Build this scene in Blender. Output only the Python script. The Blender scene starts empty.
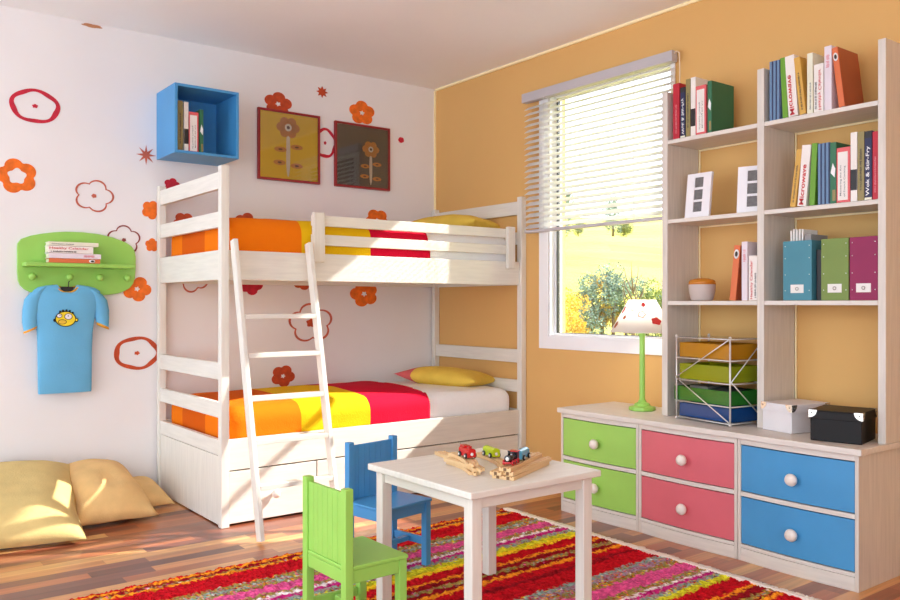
import bpy, bmesh, math, random
from mathutils import Vector, Matrix
import numpy as np
random.seed(7); rng = np.random.default_rng(5)
SC = bpy.context.scene
COL = SC.collection
PI = math.pi

# ---------------------------------------------------------------- helpers
def lin(c):
    return tuple(((v/12.92) if v <= .04045 else ((v+.055)/1.055)**2.4) for v in c)
def rgb(r, g, b):
    return lin((r/255, g/255, b/255))
MATS = {}
def mat(name, col, rough=.5, var=.05, scale=8, bump=0., bscale=60, stretch=(1, 1, 1), metal=0, spec=.5, trans=0, coat=0, emit=0, dark=.0, alpha=1):
    """principled material whose colour drifts a little with noise"""
    if name in MATS: return MATS[name]
    m = bpy.data.materials.new(name); m.use_nodes = True
    nt = m.node_tree; N = nt.nodes; L = nt.links; b = N['Principled BSDF']
    tc = N.new('ShaderNodeTexCoord'); mp = N.new('ShaderNodeMapping'); mp.inputs['Scale'].default_value = stretch
    L.new(tc.outputs['Object'], mp.inputs[0])
    nz = N.new('ShaderNodeTexNoise'); nz.inputs['Scale'].default_value = scale; nz.inputs['Detail'].default_value = 5
    L.new(mp.outputs[0], nz.inputs['Vector'])
    cr = N.new('ShaderNodeValToRGB'); cr.color_ramp.elements[0].position = .3; cr.color_ramp.elements[1].position = .7
    lo = [max(0, c*(1-var*2)) for c in col]; hi = [min(1, c*(1+var)) for c in col]
    cr.color_ramp.elements[0].color = (*lo, 1); cr.color_ramp.elements[1].color = (*hi, 1)
    L.new(nz.outputs['Fac'], cr.inputs[0]); L.new(cr.outputs[0], b.inputs['Base Color'])
    b.inputs['Roughness'].default_value = rough; b.inputs['Metallic'].default_value = metal
    b.inputs['Specular IOR Level'].default_value = spec
    b.inputs['Transmission Weight'].default_value = trans
    b.inputs['Coat Weight'].default_value = coat
    b.inputs['Alpha'].default_value = alpha
    if bump:
        n2 = N.new('ShaderNodeTexNoise'); n2.inputs['Scale'].default_value = bscale; n2.inputs['Detail'].default_value = 3
        L.new(mp.outputs[0], n2.inputs['Vector'])
        bp = N.new('ShaderNodeBump'); bp.inputs['Strength'].default_value = bump; bp.inputs['Distance'].default_value = .004
        L.new(n2.outputs['Fac'], bp.inputs['Height']); L.new(bp.outputs[0], b.inputs['Normal'])
    MATS[name] = m
    return m

class MB:
    """collects shapes and links them as one mesh"""
    def __init__(s): s.bm = bmesh.new()
    def _take(s, verts, faces, mi=0, smooth=False):
        vs = [s.bm.verts.new(v) for v in verts]
        for f in faces:
            try:
                q = s.bm.faces.new([vs[i] for i in f]); q.material_index = mi; q.smooth = smooth
            except ValueError: pass
        return vs
    def box(s, x0, x1, y0, y1, z0, z1, mi=0):
        v = [(x, y, z) for x in (x0, x1) for y in (y0, y1) for z in (z0, z1)]
        s._take(v, [(0,1,3,2),(4,6,7,5),(0,4,5,1),(2,3,7,6),(0,2,6,4),(1,5,7,3)], mi); return s
    def obox(s, c, ex, ey, ez, mi=0):
        """oriented box: centre and three half-extent vectors"""
        c, ex, ey, ez = map(Vector, (c, ex, ey, ez))
        v = [c+a*ex+b*ey+d*ez for a in (-1, 1) for b in (-1, 1) for d in (-1, 1)]
        s._take(v, [(0,1,3,2),(4,6,7,5),(0,4,5,1),(2,3,7,6),(0,2,6,4),(1,5,7,3)], mi); return s
    def prism(s, pts, f0, f1, mi=0, smooth=False):
        """pts: 2-D outline; f0,f1: functions 2-D point -> 3-D for the two caps"""
        n = len(pts)
        a = [s.bm.verts.new(f0(*p)) for p in pts]; b = [s.bm.verts.new(f1(*p)) for p in pts]
        for i in range(n):
            j = (i+1) % n; q = s.bm.faces.new((a[i], a[j], b[j], b[i])); q.material_index = mi; q.smooth = smooth
        q = s.bm.faces.new(a[::-1]); q.material_index = mi
        q = s.bm.faces.new(b); q.material_index = mi
        return s
    def tube(s, pts, r, n=8, mi=0, closed=False, cap=True):
        P = [Vector(p) for p in pts]; R = r if isinstance(r, (list, tuple)) else [r]*len(P)
        rings = []; ref = None
        for i, p in enumerate(P):
            if closed: t = P[(i+1) % len(P)]-P[i-1]
            else: t = (P[min(i+1, len(P)-1)]-P[max(i-1, 0)])
            t.normalize()
            if ref is None: ref = t.orthogonal().normalized()
            u = (ref-t*ref.dot(t)).normalized(); ref = u; w = t.cross(u)
            rings.append([s.bm.verts.new(p+(u*math.cos(2*PI*k/n)+w*math.sin(2*PI*k/n))*R[i]) for k in range(n)])
        m = len(rings)
        for i in range(m if closed else m-1):
            A, B = rings[i], rings[(i+1) % m]
            for k in range(n):
                q = s.bm.faces.new((A[k], A[(k+1) % n], B[(k+1) % n], B[k])); q.material_index = mi; q.smooth = True
        if cap and not closed:
            q = s.bm.faces.new(rings[0][::-1]); q.material_index = mi
            q = s.bm.faces.new(rings[-1]); q.material_index = mi
        return s
    def lathe(s, prof, M=None, n=24, mi=0, smooth=True):
        """prof: (radius, height) pairs round the local z axis"""
        M = M or Matrix(); rings = []
        for r, h in prof:
            if r < 1e-6: rings.append([s.bm.verts.new(M @ Vector((0, 0, h)))])
            else: rings.append([s.bm.verts.new(M @ Vector((r*math.cos(2*PI*k/n), r*math.sin(2*PI*k/n), h))) for k in range(n)])
        for A, B in zip(rings, rings[1:]):
            for k in range(n):
                a, a2 = A[k % len(A)], A[(k+1) % len(A)]; b, b2 = B[k % len(B)], B[(k+1) % len(B)]
                vs = []
                for v in (a, a2, b2, b):
                    if v not in vs: vs.append(v)
                if len(vs) > 2:
                    try:
                        q = s.bm.faces.new(vs); q.material_index = mi; q.smooth = smooth
                    except ValueError: pass
        return s
    def move(s, M):
        bmesh.ops.transform(s.bm, matrix=M, verts=s.bm.verts); return s
    def build(s, name, mats, parent=None, bevel=0, seg=2, world=False):
        if world and parent is not None:
            s.move(Matrix.Translation(-Vector(parent.location)))
        bmesh.ops.recalc_face_normals(s.bm, faces=s.bm.faces)
        me = bpy.data.meshes.new(name); s.bm.to_mesh(me); s.bm.free()
        for m in (mats if isinstance(mats, (list, tuple)) else [mats]): me.materials.append(m)
        o = bpy.data.objects.new(name, me); COL.objects.link(o)
        if parent is not None: o.parent = parent
        if bevel:
            b = o.modifiers.new('bevel', 'BEVEL'); b.width = bevel; b.segments = seg; b.limit_method = 'ANGLE'; b.angle_limit = .6
            b.harden_normals = False
            for p in me.polygons: p.use_smooth = True
            w = o.modifiers.new('normals', 'WEIGHTED_NORMAL'); w.keep_sharp = True
        return o

def box(name, x0, x1, y0, y1, z0, z1, m, parent=None, bevel=.002, world=True):
    return MB().box(x0, x1, y0, y1, z0, z1).build(name, m, parent, bevel, world=world)
def tag(o, label, cat, group=None):
    o['label'] = label; o['category'] = cat
    if group: o['group'] = group
    return o
def thing(name, label, cat, loc=(0, 0, 0), group=None, rot=(0, 0, 0)):
    o = bpy.data.objects.new(name, None); COL.objects.link(o); o.location = loc; o.rotation_euler = rot
    o.empty_display_size = .05
    return tag(o, label, cat, group)
def struct(o): o['kind'] = 'structure'; return o
def part_label(o, t): o['label'] = t; return o

def lettering(name, s, parent, o, right, up, length, height, m, mirror=False, bold=0.0):
    """flat letters running along `right` from point o, letter tops towards `up` (parent's coordinates)"""
    cu = bpy.data.curves.new('txt', 'FONT'); cu.body = s; cu.size = 1; cu.offset = bold; cu.resolution_u = 3
    t = bpy.data.objects.new('txt', cu); COL.objects.link(t)
    dg = bpy.context.evaluated_depsgraph_get()
    me = bpy.data.meshes.new_from_object(t.evaluated_get(dg))
    bpy.data.objects.remove(t)
    xs = [v.co.x for v in me.vertices]; ys = [v.co.y for v in me.vertices]
    x0, x1, y0, y1 = min(xs), max(xs), min(ys), max(ys)
    o, R, U = Vector(o), Vector(right).normalized(), Vector(up).normalized()
    for v in me.vertices:
        a = (v.co.x-x0)/(x1-x0)*length
        b = (v.co.y-y0)/(y1-y0)*height
        if mirror: b = height-b
        v.co = o+R*a+U*b
    me.materials.clear(); me.materials.append(m); me.name = name
    ob = bpy.data.objects.new(name, me); COL.objects.link(ob); ob.parent = parent
    return ob

# ---------------------------------------------------------------- materials
WOODW = mat('white_stained_wood', rgb(229, 225, 215), .42, .035, 5, .12, 40, (14, 14, 1.2))
WOODH = mat('white_stained_wood_sideways', rgb(229, 225, 215), .42, .035, 5, .12, 40, (14, 1.2, 14))
WOODX = mat('white_stained_wood_crosswise', rgb(229, 225, 215), .42, .035, 5, .12, 40, (1.2, 14, 14))
SHELFW = mat('greige_stained_wood', rgb(216, 208, 198), .45, .05, 5, .12, 40, (14, 14, 1))
SHELFX = mat('greige_stained_wood_crosswise', rgb(222, 215, 206), .45, .04, 5, .12, 40, (1, 14, 14))
GREENP = mat('green_paint', rgb(152, 206, 92), .4, .03, 6, .05, 90)
BLUEP = mat('blue_paint', rgb(72, 150, 206), .4, .03, 6, .05, 90)
LIMEP = mat('lime_drawer_paint', rgb(156, 207, 92), .4, .03, 5)
PINKP = mat('coral_drawer_paint', rgb(216, 104, 116), .4, .03, 5)
BLUED = mat('blue_drawer_paint', rgb(70, 150, 204), .4, .03, 5)
KNOB = mat('pale_knob', rgb(238, 228, 218), .3, .02, 20, spec=.6)
GAPSHADE = mat('gap_shade', rgb(42, 36, 32), .8, .05)  # dark colour painted in for the shade behind drawer gaps
LEAKGLOW = mat('light_leak_cream', rgb(255, 238, 190), .5, .02)  # cream colour stands in for light leaking along the joints

def floor_mat():
    m = bpy.data.materials.new('mixed_wood_strip_floor'); m.use_nodes = True
    nt = m.node_tree; N = nt.nodes; L = nt.links; b = N['Principled BSDF']
    tc = N.new('ShaderNodeTexCoord'); sp = N.new('ShaderNodeSeparateXYZ'); L.new(tc.outputs['Object'], sp.inputs[0])
    def M(op, a, c=None, d=None):
        n = N.new('ShaderNodeMath'); n.operation = op
        for i, v in enumerate((a, c, d)):
            if v is None: continue
            if isinstance(v, (int, float)): n.inputs[i].default_value = v
            else: L.new(v, n.inputs[i])
        return n.outputs[0]
    xs = M('DIVIDE', sp.outputs['X'], .068); row = M('FLOOR', xs); fx = M('FRACT', xs)
    wn = N.new('ShaderNodeTexWhiteNoise'); wn.noise_dimensions = '1D'; L.new(row, wn.inputs['W'])
    ys = M('ADD', M('DIVIDE', sp.outputs['Y'], .62), M('MULTIPLY', wn.outputs['Value'], 7)); cel = M('FLOOR', ys); fy = M('FRACT', ys)
    cb = N.new('ShaderNodeCombineXYZ'); L.new(row, cb.inputs[0]); L.new(cel, cb.inputs[1])
    w2 = N.new('ShaderNodeTexWhiteNoise'); w2.noise_dimensions = '2D'; L.new(cb.outputs[0], w2.inputs['Vector'])
    cr = N.new('ShaderNodeValToRGB'); e = cr.color_ramp; e.interpolation = 'LINEAR'
    cols = [(0, rgb(98, 50, 40)), (.2, rgb(150, 82, 52)), (.4, rgb(186, 108, 64)), (.58, rgb(120, 68, 56)), (.78, rgb(200, 132, 78)), (1, rgb(222, 170, 106))]
    e.elements[0].color = (*cols[0][1], 1); e.elements[1].position = 1; e.elements[1].color = (*cols[-1][1], 1)
    for p, c in cols[1:-1]:
        q = e.elements.new(p); q.color = (*c, 1)
    L.new(w2.outputs['Value'], cr.inputs[0])
    mp = N.new('ShaderNodeMapping'); mp.inputs['Scale'].default_value = (40, 2.2, 1); L.new(tc.outputs['Object'], mp.inputs[0])
    of = N.new('ShaderNodeVectorMath'); of.operation = 'ADD'; L.new(mp.outputs[0], of.inputs[0])
    sc = N.new('ShaderNodeVectorMath'); sc.operation = 'SCALE'; sc.inputs['Scale'].default_value = 13; L.new(w2.outputs['Color'], sc.inputs[0]); L.new(sc.outputs[0], of.inputs[1])
    nz = N.new('ShaderNodeTexNoise'); nz.inputs['Scale'].default_value = 1; nz.inputs['Detail'].default_value = 6; nz.inputs['Distortion'].default_value = .6
    L.new(of.outputs[0], nz.inputs['Vector'])
    mx = N.new('ShaderNodeMix'); mx.data_type = 'RGBA'; mx.blend_type = 'MULTIPLY'; mx.inputs[0].default_value = 1
    g = N.new('ShaderNodeMapRange'); g.inputs['From Min'].default_value = .3; g.inputs['From Max'].default_value = .7; g.inputs['To Min'].default_value = .72; g.inputs['To Max'].default_value = 1.15
    L.new(nz.outputs['Fac'], g.inputs[0]); L.new(cr.outputs[0], mx.inputs[6]); L.new(g.outputs[0], mx.inputs[7])
    # thin joint lines
    j = M('MINIMUM', M('MINIMUM', fx, M('SUBTRACT', 1, fx)), M('MULTIPLY', M('MINIMUM', fy, M('SUBTRACT', 1, fy)), 9))
    jl = N.new('ShaderNodeMapRange'); jl.inputs['From Max'].default_value = .025; jl.inputs['To Min'].default_value = .62; jl.inputs['To Max'].default_value = 1
    L.new(j, jl.inputs[0])
    m2 = N.new('ShaderNodeMix'); m2.data_type = 'RGBA'; m2.blend_type = 'MULTIPLY'; m2.inputs[0].default_value = 1
    L.new(mx.outputs[2], m2.inputs[6]); L.new(jl.outputs[0], m2.inputs[7])
    L.new(m2.outputs[2], b.inputs['Base Color'])
    b.inputs['Roughness'].default_value = .3; b.inputs['Coat Weight'].default_value = .18; b.inputs['Coat Roughness'].default_value = .12
    return m
WALLW = mat('white_wall_plaster', rgb(234, 231, 231), .8, .012, 2.5, .05, 120)
WALLO = mat('orange_wall_plaster', rgb(221, 174, 106), .75, .02, 1.5, .08, 150)
CEIL = mat('ceiling_plaster', rgb(244, 244, 244), .85, .01, 2)
PVC = mat('white_window_plastic', rgb(244, 244, 246), .3, .01, 4, spec=.5)

# ---------------------------------------------------------------- the room
XR, YB, H, XL = 6.2, -5.4, 2.538, 0.0
struct(box('floor', -.12, XR+.12, YB, .14, -.1, 0, floor_mat(), bevel=0))
struct(box('ceiling', -.12, XR+.12, YB, .14, H, H+.12, CEIL, bevel=0))
struct(box('wall_left', -.12, 0, YB, .14, 0, H, WALLW, bevel=0))
WX0, WX1, WZ0, WZ1 = 1.125, 2.012, .852, 2.280      # window opening
w = MB()
w.box(0, WX0, 0, .14, 0, H); w.box(WX1, XR, 0, .14, 0, H); w.box(WX0, WX1, 0, .14, 0, WZ0); w.box(WX0, WX1, 0, .14, WZ1, H)
struct(w.build('wall_back', WALLO))
w = MB()                                             # unseen wall; its tall opening is added to let sky light in
w.box(XR, XR+.12, -2.3, .14, 0, H); w.box(XR, XR+.12, YB, -2.3, 0, .25); w.box(XR, XR+.12, YB, -2.3, 2.3, H)
struct(w.build('wall_right', WALLO))
struct(MB().box(.012, XR, -.012, 0, H-.014, H).build('light_leak_strip_1', LEAKGLOW))  # added strips: bright light leak at ceiling and corner, put into colour
struct(MB().box(0, .012, -.012, 0, 0, H-.014).build('light_leak_strip_2', LEAKGLOW))

# window frame, sash, glass
wn = thing('window_1', 'white framed window in the orange wall looking out on fields', 'window', (1.6, 0, .85)); struct(wn)
m = MB()
cx0, cx1, cz0, cz1 = 1.052, 2.034, .786, 2.29
m.box(cx0, WX0+.004, -.009, -.001, cz0, cz1); m.box(WX1-.004, cx1, -.009, -.001, cz0, cz1)
m.box(WX0+.004, WX1-.004, -.009, -.001, cz0, WZ0+.004); m.box(WX0+.004, WX1-.004, -.009, -.001, WZ1-.004, cz1)
struct(m.build('window_casing', PVC, wn, .002, world=True))
m = MB(); t = .012
m.box(WX0+.002, WX0+t, .0, .1, WZ0+.002, WZ1-.002); m.box(WX1-t, WX1-.002, .0, .1, WZ0+.002, WZ1-.002)
m.box(WX0+t, WX1-t, .0, .1, WZ0+.002, WZ0+.016); m.box(WX0+t, WX1-t, .0, .1, WZ1-.012, WZ1-.002)
struct(m.build('window_reveal', PVC, wn, .002, world=True))
SX0, SX1, SZ0, SZ1 = WX0+t+.001, WX1-t-.001, WZ0+.017, WZ1-.013
m = MB(); t2 = .008
m.box(SX0, SX0+t2, .04, .075, SZ0, SZ1); m.box(SX1-t2, SX1, .04, .075, SZ0, SZ1)
m.box(SX0+t2, SX1-t2, .04, .075, SZ0, SZ0+.008); m.box(SX0+t2, SX1-t2, .04, .075, SZ1-.01, SZ1)
struct(m.build('window_sash', PVC, wn, .002, world=True))
m = MB()
m.box(SX0+t2, SX0+t2+.0025, .045, .07, SZ0+.008, SZ1-.01); m.box(SX0+t2+.003, SX1-t2, .045, .07, SZ0+.008, SZ0+.0105)
struct(m.build('window_gasket', mat('black_rubber', rgb(25, 25, 28), .5), wn, world=True))
gm = bpy.data.materials.new('window_glass'); gm.use_nodes = True
N = gm.node_tree.nodes; L = gm.node_tree.links; N.remove(N['Principled BSDF'])
tr = N.new('ShaderNodeBsdfTransparent'); gl = N.new('ShaderNodeBsdfGlossy'); gl.inputs['Roughness'].default_value = 0
fr = N.new('ShaderNodeFresnel'); fr.inputs['IOR'].default_value = 1.3; mxs = N.new('ShaderNodeMixShader')
L.new(fr.outputs[0], mxs.inputs[0]); L.new(tr.outputs[0], mxs.inputs[1]); L.new(gl.outputs[0], mxs.inputs[2]); L.new(mxs.outputs[0], N['Material Output'].inputs[0])
struct(MB().box(SX0+.014, SX1-.014, .056, .060, SZ0+.01, SZ1-.01).build('window_glass', gm, wn, world=True))

# blind
BX0, BX1 = .992, 2.052
SLAT = mat('pale_blind_slat', rgb(240, 240, 242), .4, .01, 4)
nt = SLAT.node_tree
tl = nt.nodes.new('ShaderNodeBsdfTranslucent'); tl.inputs[0].default_value = (.95, .95, .95, 1); mxn = nt.nodes.new('ShaderNodeMixShader'); mxn.inputs[0].default_value = .6
nt.links.new(nt.nodes['Principled BSDF'].outputs[0], mxn.inputs[1]); nt.links.new(tl.outputs[0], mxn.inputs[2]); nt.links.new(mxn.outputs[0], nt.nodes['Material Output'].inputs[0])
RAILM = mat('grey_blind_rail', rgb(188, 184, 188), .4, .02, 4)
bl = thing('window_blind', 'pale slatted venetian blind half lowered over the window', 'blind', (1.485, -.05, 2.3))
box('head_rail', .966, 2.064, -.070, -.026, 2.248, 2.302, RAILM, bl, .003)
m = MB(); k = 0; z = 1.507
TI = math.radians(33)
while z < 2.235:
    for j in range(4):
        pass
    n = 4; pts = []
    for side in (0, 1):
        for j in range(n+1):
            s = -1+2*j/n if side == 0 else 1-2*j/n
            yy = s*.0255; zz = .0016*(1-s*s)+(0 if side else .0008)
            pts.append((yy, zz))
    ca, sa = math.cos(TI), math.sin(TI)
    f = lambda X: (lambda a, b: (X, -.050+a*ca-b*sa, z+a*sa+b*ca))
    m.prism(pts, f(BX0), f(BX1))
    z += .0335
m.build('slats', SLAT, bl, world=True)
box('bottom_rail', BX0, BX1, -.072, -.030, 1.468, 1.486, RAILM, bl, .004)
for x in (1.16, 1.83):
    for yy in (-.0765, -.0245): MB().tube([(x, yy, 1.48), (x, yy, 2.25)], .0011, 5).build('ladder_cord', mat('white_cord', rgb(235, 232, 228), .7), bl, world=True)
m = MB(); m.tube([(2.075, -.05, 2.296), (2.093, -.05, 2.285), (2.096, -.05, 2.2), (2.096, -.05, 1.84)], .003, 6)
m.tube([(2.064, -.05, 2.285), (2.075, -.05, 2.296)], .003, 6)
m.build('pull_cord', mat('cream_cord', rgb(238, 214, 180), .7), bl, world=True)

# ---------------------------------------------------------------- flower stickers on the white wall
FC = {'red': rgb(196, 24, 52), 'orange': rgb(238, 112, 18), 'rust': rgb(196, 98, 74), 'brown': rgb(196, 72, 28), 'tan': rgb(190, 130, 90)}
FM = {k: mat('sticker_'+k, v, .7, .12, 30) for k, v in FC.items()}
FM['maroon'] = mat('sticker_maroon', rgb(142, 62, 58), .7, .12, 30)
FL = [
(-2.535,2.058,0.119,0.087,'ring','red','large crimson ring flower sticker high on the wall far left'),
(-2.618,1.693,0.096,0.089,'thick','orange','bold orange flower sticker with white heart, cut by the left picture edge'),
(-2.250,1.622,0.103,0.088,'outline','rust','thin rust outline flower sticker above the green peg shelf, clear of it'),
(-1.978,1.869,0.054,0.055,'star','rust','rust starburst sticker beside the bottom corner of the blue cube shelf'),
(-1.951,1.568,0.052,0.053,'solid','orange','small orange flower sticker beside the bunk post, below the starburst'),
(-2.096,1.395,0.090,0.081,'outline','maroon','dark outline flower sticker peeking out behind the green shelf top'),
(-1.946,1.374,0.038,0.038,'solid','orange','tiny orange flower sticker left of the bunk post at mattress height'),
(-2.027,1.130,0.078,0.069,'thick','orange','orange flower sticker just under the green shelf right end'),
(-2.027,0.779,0.123,0.091,'ring','brown','large brown ring flower sticker right of the blue shirt'),
(-1.835,1.716,0.045,0.039,'solid','red','small red flower sticker behind the top rail of the bunk end'),
(-1.767,1.512,0.063,0.056,'solid','brown','brown flower sticker seen between the two upper bunk end rails'),
(-1.715,1.213,0.099,0.103,'outline','rust','thin outline flower sticker half hidden by the upper bunk end board'),
(-1.188,2.265,0.093,0.073,'thick','brown','brown orange flower sticker above the yellow picture'),
(-0.886,2.385,0.043,0.038,'star','brown','small brown star sticker high between the two pictures'),
(-0.593,2.294,0.098,0.079,'thick','orange','orange flower sticker above the grey picture'),
(-0.865,2.066,0.078,0.095,'ring','red','crimson ring sticker between the two pictures'),
(-0.286,2.154,0.024,0.020,'dot','red','tiny crimson dot sticker right of the grey picture'),
(-1.394,1.525,0.076,0.066,'solid','brown','brown flower sticker peeping over the orange end of the upper quilt'),
(-0.477,1.600,0.093,0.076,'thick','orange','orange flower sticker peeping over the upper guard rail'),
(-1.363,1.167,0.076,0.067,'solid','red','bright red flower sticker under the upper bunk behind the ladder'),
(-1.019,1.184,0.069,0.050,'solid','brown','sliver of brown flower sticker under the upper bunk by the right ladder stile'),
(-0.577,1.113,0.107,0.085,'thick','orange','orange flower sticker under the upper bunk, right of the ladder'),
(-0.964,0.929,0.157,0.125,'outline','rust','large rust outline flower sticker with orange heart behind the ladder'),
(-1.155,0.607,0.080,0.068,'thick','brown','brown flower sticker just above the lower quilt'),
(-2.260,2.523,0.055,0.010,'solid','tan','thin tan smudge of a sticker against the ceiling'),
]
def flower(cy, cz, rw, rh, style, col, label):
    m = MB(); n = 60; ph = rng.uniform(0, 6)
    def curve(R, a, k=5, p=ph): return [(cy+rw*R*(1+a*math.cos(k*t+p))*math.cos(t), cz+rh*R*(1+a*math.cos(k*t+p))*math.sin(t)) for t in [2*PI*i/n for i in range(n)]]
    X0, X1 = .0006, .0022
    def petals(R, p=ph): return [(cy+rw*R*(.74+.26*abs(math.cos(2.5*t+p))**.7)*math.cos(t), cz+rh*R*(.74+.26*abs(math.cos(2.5*t+p))**.7)*math.sin(t)) for t in [2*PI*i/n for i in range(n)]]
    def band(o, i, mi=0):
        for j in range(n):
            q = (j+1) % n
            v = [(X1, *o[j]), (X1, *o[q]), (X1, *i[q]), (X1, *i[j]), (X0, *o[j]), (X0, *o[q]), (X0, *i[q]), (X0, *i[j])]
            m._take(v, [(0,1,2,3), (0,4,5,1), (3,2,6,7), (4,7,6,5)], mi)
    def disc(c, mi=0): m.prism(c, lambda a, b: (X0, a, b), lambda a, b: (X1, a, b), mi)
    dots = []; mats = [FM[col]]
    if style == 'ring':
        band(curve(1, .015), curve(.80, .06)); dots.append((curve(.11, .15), FM[col]))
    elif style == 'outline':
        band(petals(1.0, ph), [(cy+(a-cy)*.9, cz+(b-cz)*.9) for a, b in petals(1.0, ph)]); dots.append((curve(.2 if rw > .14 else .12, .12), FM['brown'] if rw > .14 else FM[col]))
    elif style == 'thick':
        r = .42 if col == 'orange' and rw > .09 and cy < -2 else .16
        band(petals(1.0), curve(r, .12 if r > .3 else .25))
    elif style == 'solid': disc(petals(1.0))
    elif style == 'dot': disc(curve(.95, .04))
    elif style == 'star':
        pts = []
        for i in range(16):
            t = 2*PI*i/16; r = 1 if i % 2 == 0 else (.34 if rw > .05 else .55)
            pts.append((cy+rw*r*math.cos(t), cz+rh*r*math.sin(t)))
        disc(pts)
    o = m.build('flower_sticker', mats)
    for c, mm in dots: MB().prism(c, lambda a, b: (X0, a, b), lambda a, b: (X1, a, b)).build('sticker_center', mm, o)
    tag(o, label, 'wall sticker', 'flower stickers on the white wall')
for a in FL: flower(*a)

# ---------------------------------------------------------------- bunk bed
bed = thing('bunk_bed', 'white wooden bunk bed with guard rail and under-bed drawers', 'bunk bed', (.47, -.97, 0))
PX0, PX1, PY0, PY1, PT = .013, .935, -1.924, -.002, 1.697
for (x, y) in ((PX0, PY0), (PX1-.04, PY0), (PX0, PY1-.04), (PX1-.04, PY1-.04)):
    box('post', x, x+.04, y, y+.04, 0, PT, WOODW, bed, .003)
ix0, ix1 = PX0+.0405, PX1-.0405
for y0 in (PY0+.006, PY1-.032):
    for z0, z1 in ((1.591, 1.671), (1.410, 1.484), (.691, .771), (.512, .585)):
        box('end_rail', ix0, ix1, y0, y0+.024, z0, z1, WOODX, bed, .002)
    box('upper_end_board', ix0, ix1, y0, y0+.024, 1.162, 1.302, WOODX, bed, .002)
    box('lower_end_board', ix0, ix1, y0, y0+.024, .334, .407, WOODX, bed, .002)
    box('end_panel', ix0, ix1, y0+.002, y0+.022, .006, .331, WOODW, bed, .002)
iy0, iy1 = PY0+.0405, PY1-.0405
for z0, z1, n in ((1.162, 1.302, 'upper_side_board'), (.262, .407, 'lower_side_board')):
    box(n, .888, .916, iy0, iy1, z0, z1, WOODH, bed, .003)
    box(n, PX0+.004, PX0+.028, iy0, iy1, z0, z1, WOODH, bed, .003)
# bases the mattresses lie on, joined to the side boards
for z in (1.222, .352):
    box('slatted_base', PX0+.03, .886, iy0+.002, iy1-.002, z-.02, z, WOODX, bed, .002)
yy = [iy0+.004, -1.414, -.955, -.492, iy1-.002]
for a, b in zip(yy, yy[1:]):
    d = box('drawer', .892, .914, a+.003, b-.003, .010, .256, WOODH, bed, .003)
    c = ((a+b)/2, .128)
    k = MB().lathe([(.0, 0), (.010, 0), (.010, .008), (.013, .012), (.021, .018), (.0225, .026), (.018, .034), (.008, .038), (0, .0385)], Matrix.Translation((.9145, c[0], c[1])) @ Matrix.Rotation(PI/2, 4, 'Y'), 24).build('knob', KNOB, d)
    k.location = -Vector(bed.location); 
    d.name = 'drawer'
box('cavity_shade', .60, .884, iy0+.006, iy1-.006, .02, .26, GAPSHADE, bed, 0)  # solid dark block painted as the shade behind the bed drawers
# guard rail
g = MB(); 
for y0 in (-1.444, -.152):
    box('guard_post', .9165, .942, y0, y0+(.062 if y0 < -1 else .055), 1.258, 1.508, WOODW, bed, .003)
for z0, z1 in ((1.443, 1.497), (1.345, 1.400)):
    box('guard_rail', .898, .9155, -1.44, -.10, z0, z1, WOODH, bed, .003)

# knob parents: sub-part offset (drawer meshes sit in the bed's frame)
# ladder
lad = thing('ladder', 'white wooden ladder leaning on the upper bunk', 'ladder', (1.28, -1.68, 0))
p0, p1 = Vector((1.268, 0, .004)), Vector((.972, 0, 1.353))
ld = (p1-p0).normalized(); nx = Vector((ld.z, 0, -ld.x))
for y in (-1.878, -1.492):
    a, b = p0.copy(), p1.copy(); a.y = b.y = y
    m = MB(); c = (a+b)/2
    L_ = (b-a).length/2
    m.obox(c, nx*.023, (0, .011, 0), ld*(L_-.006)); o = m.build('stile', WOODW, lad, .003, world=True)
for z in (.235, .43, .621, .813, .99):
    t_ = (z-p0.z)/(p1.z-p0.z); c = p0+(p1-p0)*t_
    MB().box(c.x-.022, c.x+.022, -1.866, -1.504, z-.011, z+.011).build('rung', WOODH, lad, .002, world=True)

# ---------------------------------------------------------------- bedding
def soft_surface(x0, x1, y0, y1, z0, z1, r, puff, n=(40, 70, 8), amp=.004, freq=7, seed=0, keep=None, expo=2.2):
    """rounded pillow-topped block as quads; returns verts, faces"""
    cx, cy, cz = (x0+x1)/2, (y0+y1)/2, (z0+z1)/2; hx, hy, hz = (x1-x0)/2, (y1-y0)/2, (z1-z0)/2
    V = {}; verts = []; faces = []
    from mathutils import noise
    def vid(i, j, k):
        key = (i, j, k)
        if key in V: return V[key]
        p = Vector((-1+2*i/n[0], -1+2*j/n[1], -1+2*k/n[2]))
        q = Vector((p.x*hx, p.y*hy, p.z*hz))
        inn = Vector((max(-hx+r, min(hx-r, q.x)), max(-hy+r, min(hy-r, q.y)), max(-hz+r, min(hz-r, q.z))))
        d = q-inn
        if d.length > 1e-9: d = d.normalized()*r; q = inn+d
        if q.z > 0: q.z += puff*(1-abs(p.x)**expo)*(1-abs(p.y)**(expo*2.5))
        w = Vector((cx+q.x, cy+q.y, cz+q.z))
        nv = noise.noise_vector(w*freq+Vector((seed, 0, 0)))*amp
        w = w+Vector((nv.x*.4, nv.y*.4, nv.z))
        V[key] = len(verts); verts.append(w); return V[key]
    def face(q, c):
        if keep is None or keep(*c): faces.append(q)
    for a, b, c, m_ in ((0, 1, 2, 0), (0, 1, 2, 1), (1, 2, 0, 0), (1, 2, 0, 1), (0, 2, 1, 0), (0, 2, 1, 1)):
        for i in range(n[a]):
            for j in range(n[b]):
                idx = []
                for di, dj in ((0, 0), (1, 0), (1, 1), (0, 1)):
                    t = [0, 0, 0]; t[a] = i+di; t[b] = j+dj; t[c] = n[c] if m_ else 0
                    idx.append(vid(*t))
                ctr = sum((verts[q] for q in idx), Vector())/4
                face(idx if m_ else idx[::-1], ctr)
    return verts, faces
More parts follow.
